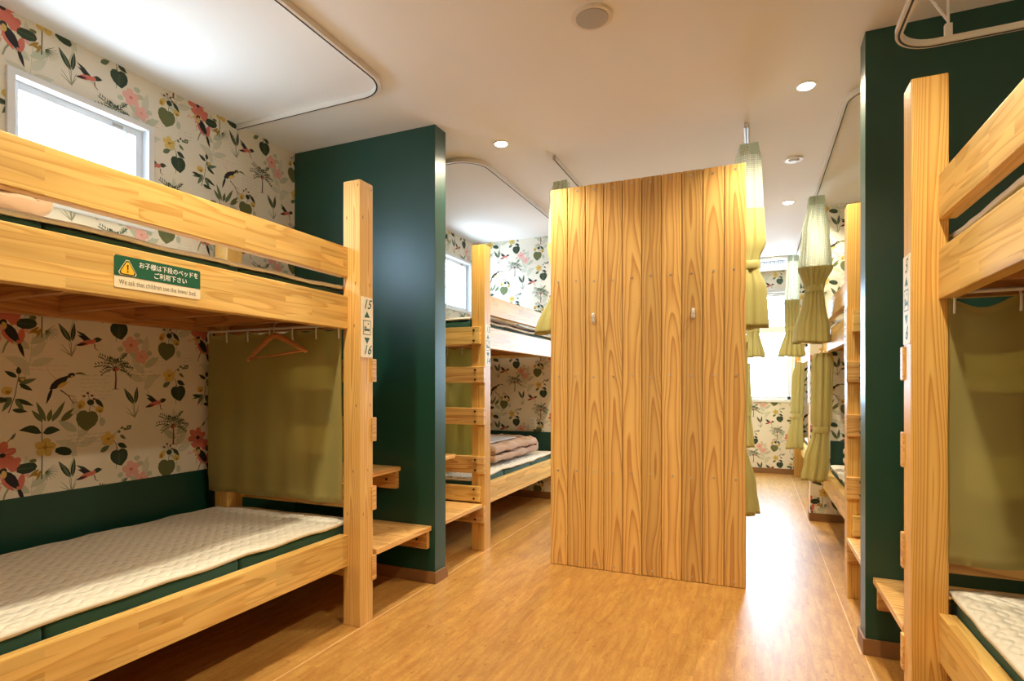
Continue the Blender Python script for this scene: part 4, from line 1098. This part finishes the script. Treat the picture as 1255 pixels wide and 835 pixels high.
duvet('folded_duvet', 'beige duvet bundled at the far end of the bunk beyond the right teal wall', 'duvet', .585, 1.25, 4.18, 4.72, ZL, .062, 2, M['duvet'], GDV, True, 4.0, .012)

# ------------------------------------------------------------------ light
W = bpy.data.worlds.new('World'); bpy.context.scene.world = W; W.use_nodes = True
nt = W.node_tree; nt.nodes.clear()
wo = nt.nodes.new('ShaderNodeOutputWorld'); bg = nt.nodes.new('ShaderNodeBackground')
tc = nt.nodes.new('ShaderNodeTexCoord'); sp = nt.nodes.new('ShaderNodeSeparateXYZ'); nt.links.new(tc.outputs['Generated'], sp.inputs[0])
mr = N(nt, 'ShaderNodeMapRange', i_1=-0.25, i_2=0.15); nt.links.new(sp.outputs[2], mr.inputs[0])
nt.links.new(mixc(nt, mr.outputs[0], (0.60, 0.72, 0.82, 1), (0.54, 0.77, 1.0, 1)), bg.inputs[0])
bg.inputs[1].default_value = 30.0
nt.links.new(bg.outputs[0], wo.inputs[0])
def portal(name, loc, rot, sx, sy):
    l = bpy.data.lights.new(name, 'AREA'); l.shape = 'RECTANGLE'; l.size = sx*K; l.size_y = sy*K; l.cycles.is_portal = True
    o = bpy.data.objects.new(name, l); o.location = Vector(loc)*K; o.rotation_euler = rot; C.objects.link(o)
portal('window_portal', (WL-T-.005, (WIN1[0]+WIN1[1])/2, (WIN1[2]+WIN1[3])/2), (PI/2, 0, -PI/2), WIN1[1]-WIN1[0], WIN1[3]-WIN1[2])
portal('window_portal', (WL-T-.005, (WIN2[0]+WIN2[1])/2, (WIN2[2]+WIN2[3])/2), (PI/2, 0, -PI/2), WIN2[1]-WIN2[0], WIN2[3]-WIN2[2])
portal('window_portal', ((WINF[0]+WINF[1])/2, YF+T+.005, (WINF[2]+WINF[3])/2), (-PI/2, 0, 0), WINF[1]-WINF[0], WINF[3]-WINF[2])
for i, (x, y) in enumerate(LIGHTS):
    l = bpy.data.lights.new('downlight_lamp', 'SPOT'); l.energy = {(-1.32, 4.70): 30, (.20, 6.52): 60, (-.55, 5.6): 60}.get((x, y), 125); l.color = (1.0, 0.87, 0.63)
    l.spot_size = math.radians(142); l.spot_blend = 0.6; l.shadow_soft_size = .035*K
    o = bpy.data.objects.new('downlight_lamp', l); o.location = Vector((x, y, CEIL-.012))*K; C.objects.link(o)

# ------------------------------------------------------------------ camera
F = 693.0; TH_ = math.atan((925-627.5)/F)
cam = bpy.data.cameras.new('Camera'); co = bpy.data.objects.new('Camera', cam); C.objects.link(co)
cam.sensor_fit = 'HORIZONTAL'; cam.sensor_width = 36.0; cam.lens = 36.0*F/1255; cam.shift_y = (472.5-417.5)/1255
cam.clip_start = 0.05
co.location = Vector((0, 0, 1.04))*K; co.rotation_euler = (PI/2, 0, TH_)
sc = bpy.context.scene; sc.camera = co
sc.view_settings.view_transform = 'Standard'; sc.view_settings.look = 'None'; sc.view_settings.exposure = 0.22; sc.view_settings.gamma = 1.0
sc.view_settings.use_curve_mapping = False
sc.cycles.max_bounces = 10; sc.cycles.diffuse_bounces = 6; sc.cycles.glossy_bounces = 4; sc.cycles.transparent_max_bounces = 12
sc.cycles.sample_clamp_indirect = 4.0; sc.cycles.use_denoising = True
try:
    sc.cycles.denoiser = 'OPENIMAGEDENOISE'; sc.cycles.denoising_input_passes = 'RGB_ALBEDO_NORMAL'
except Exception: pass
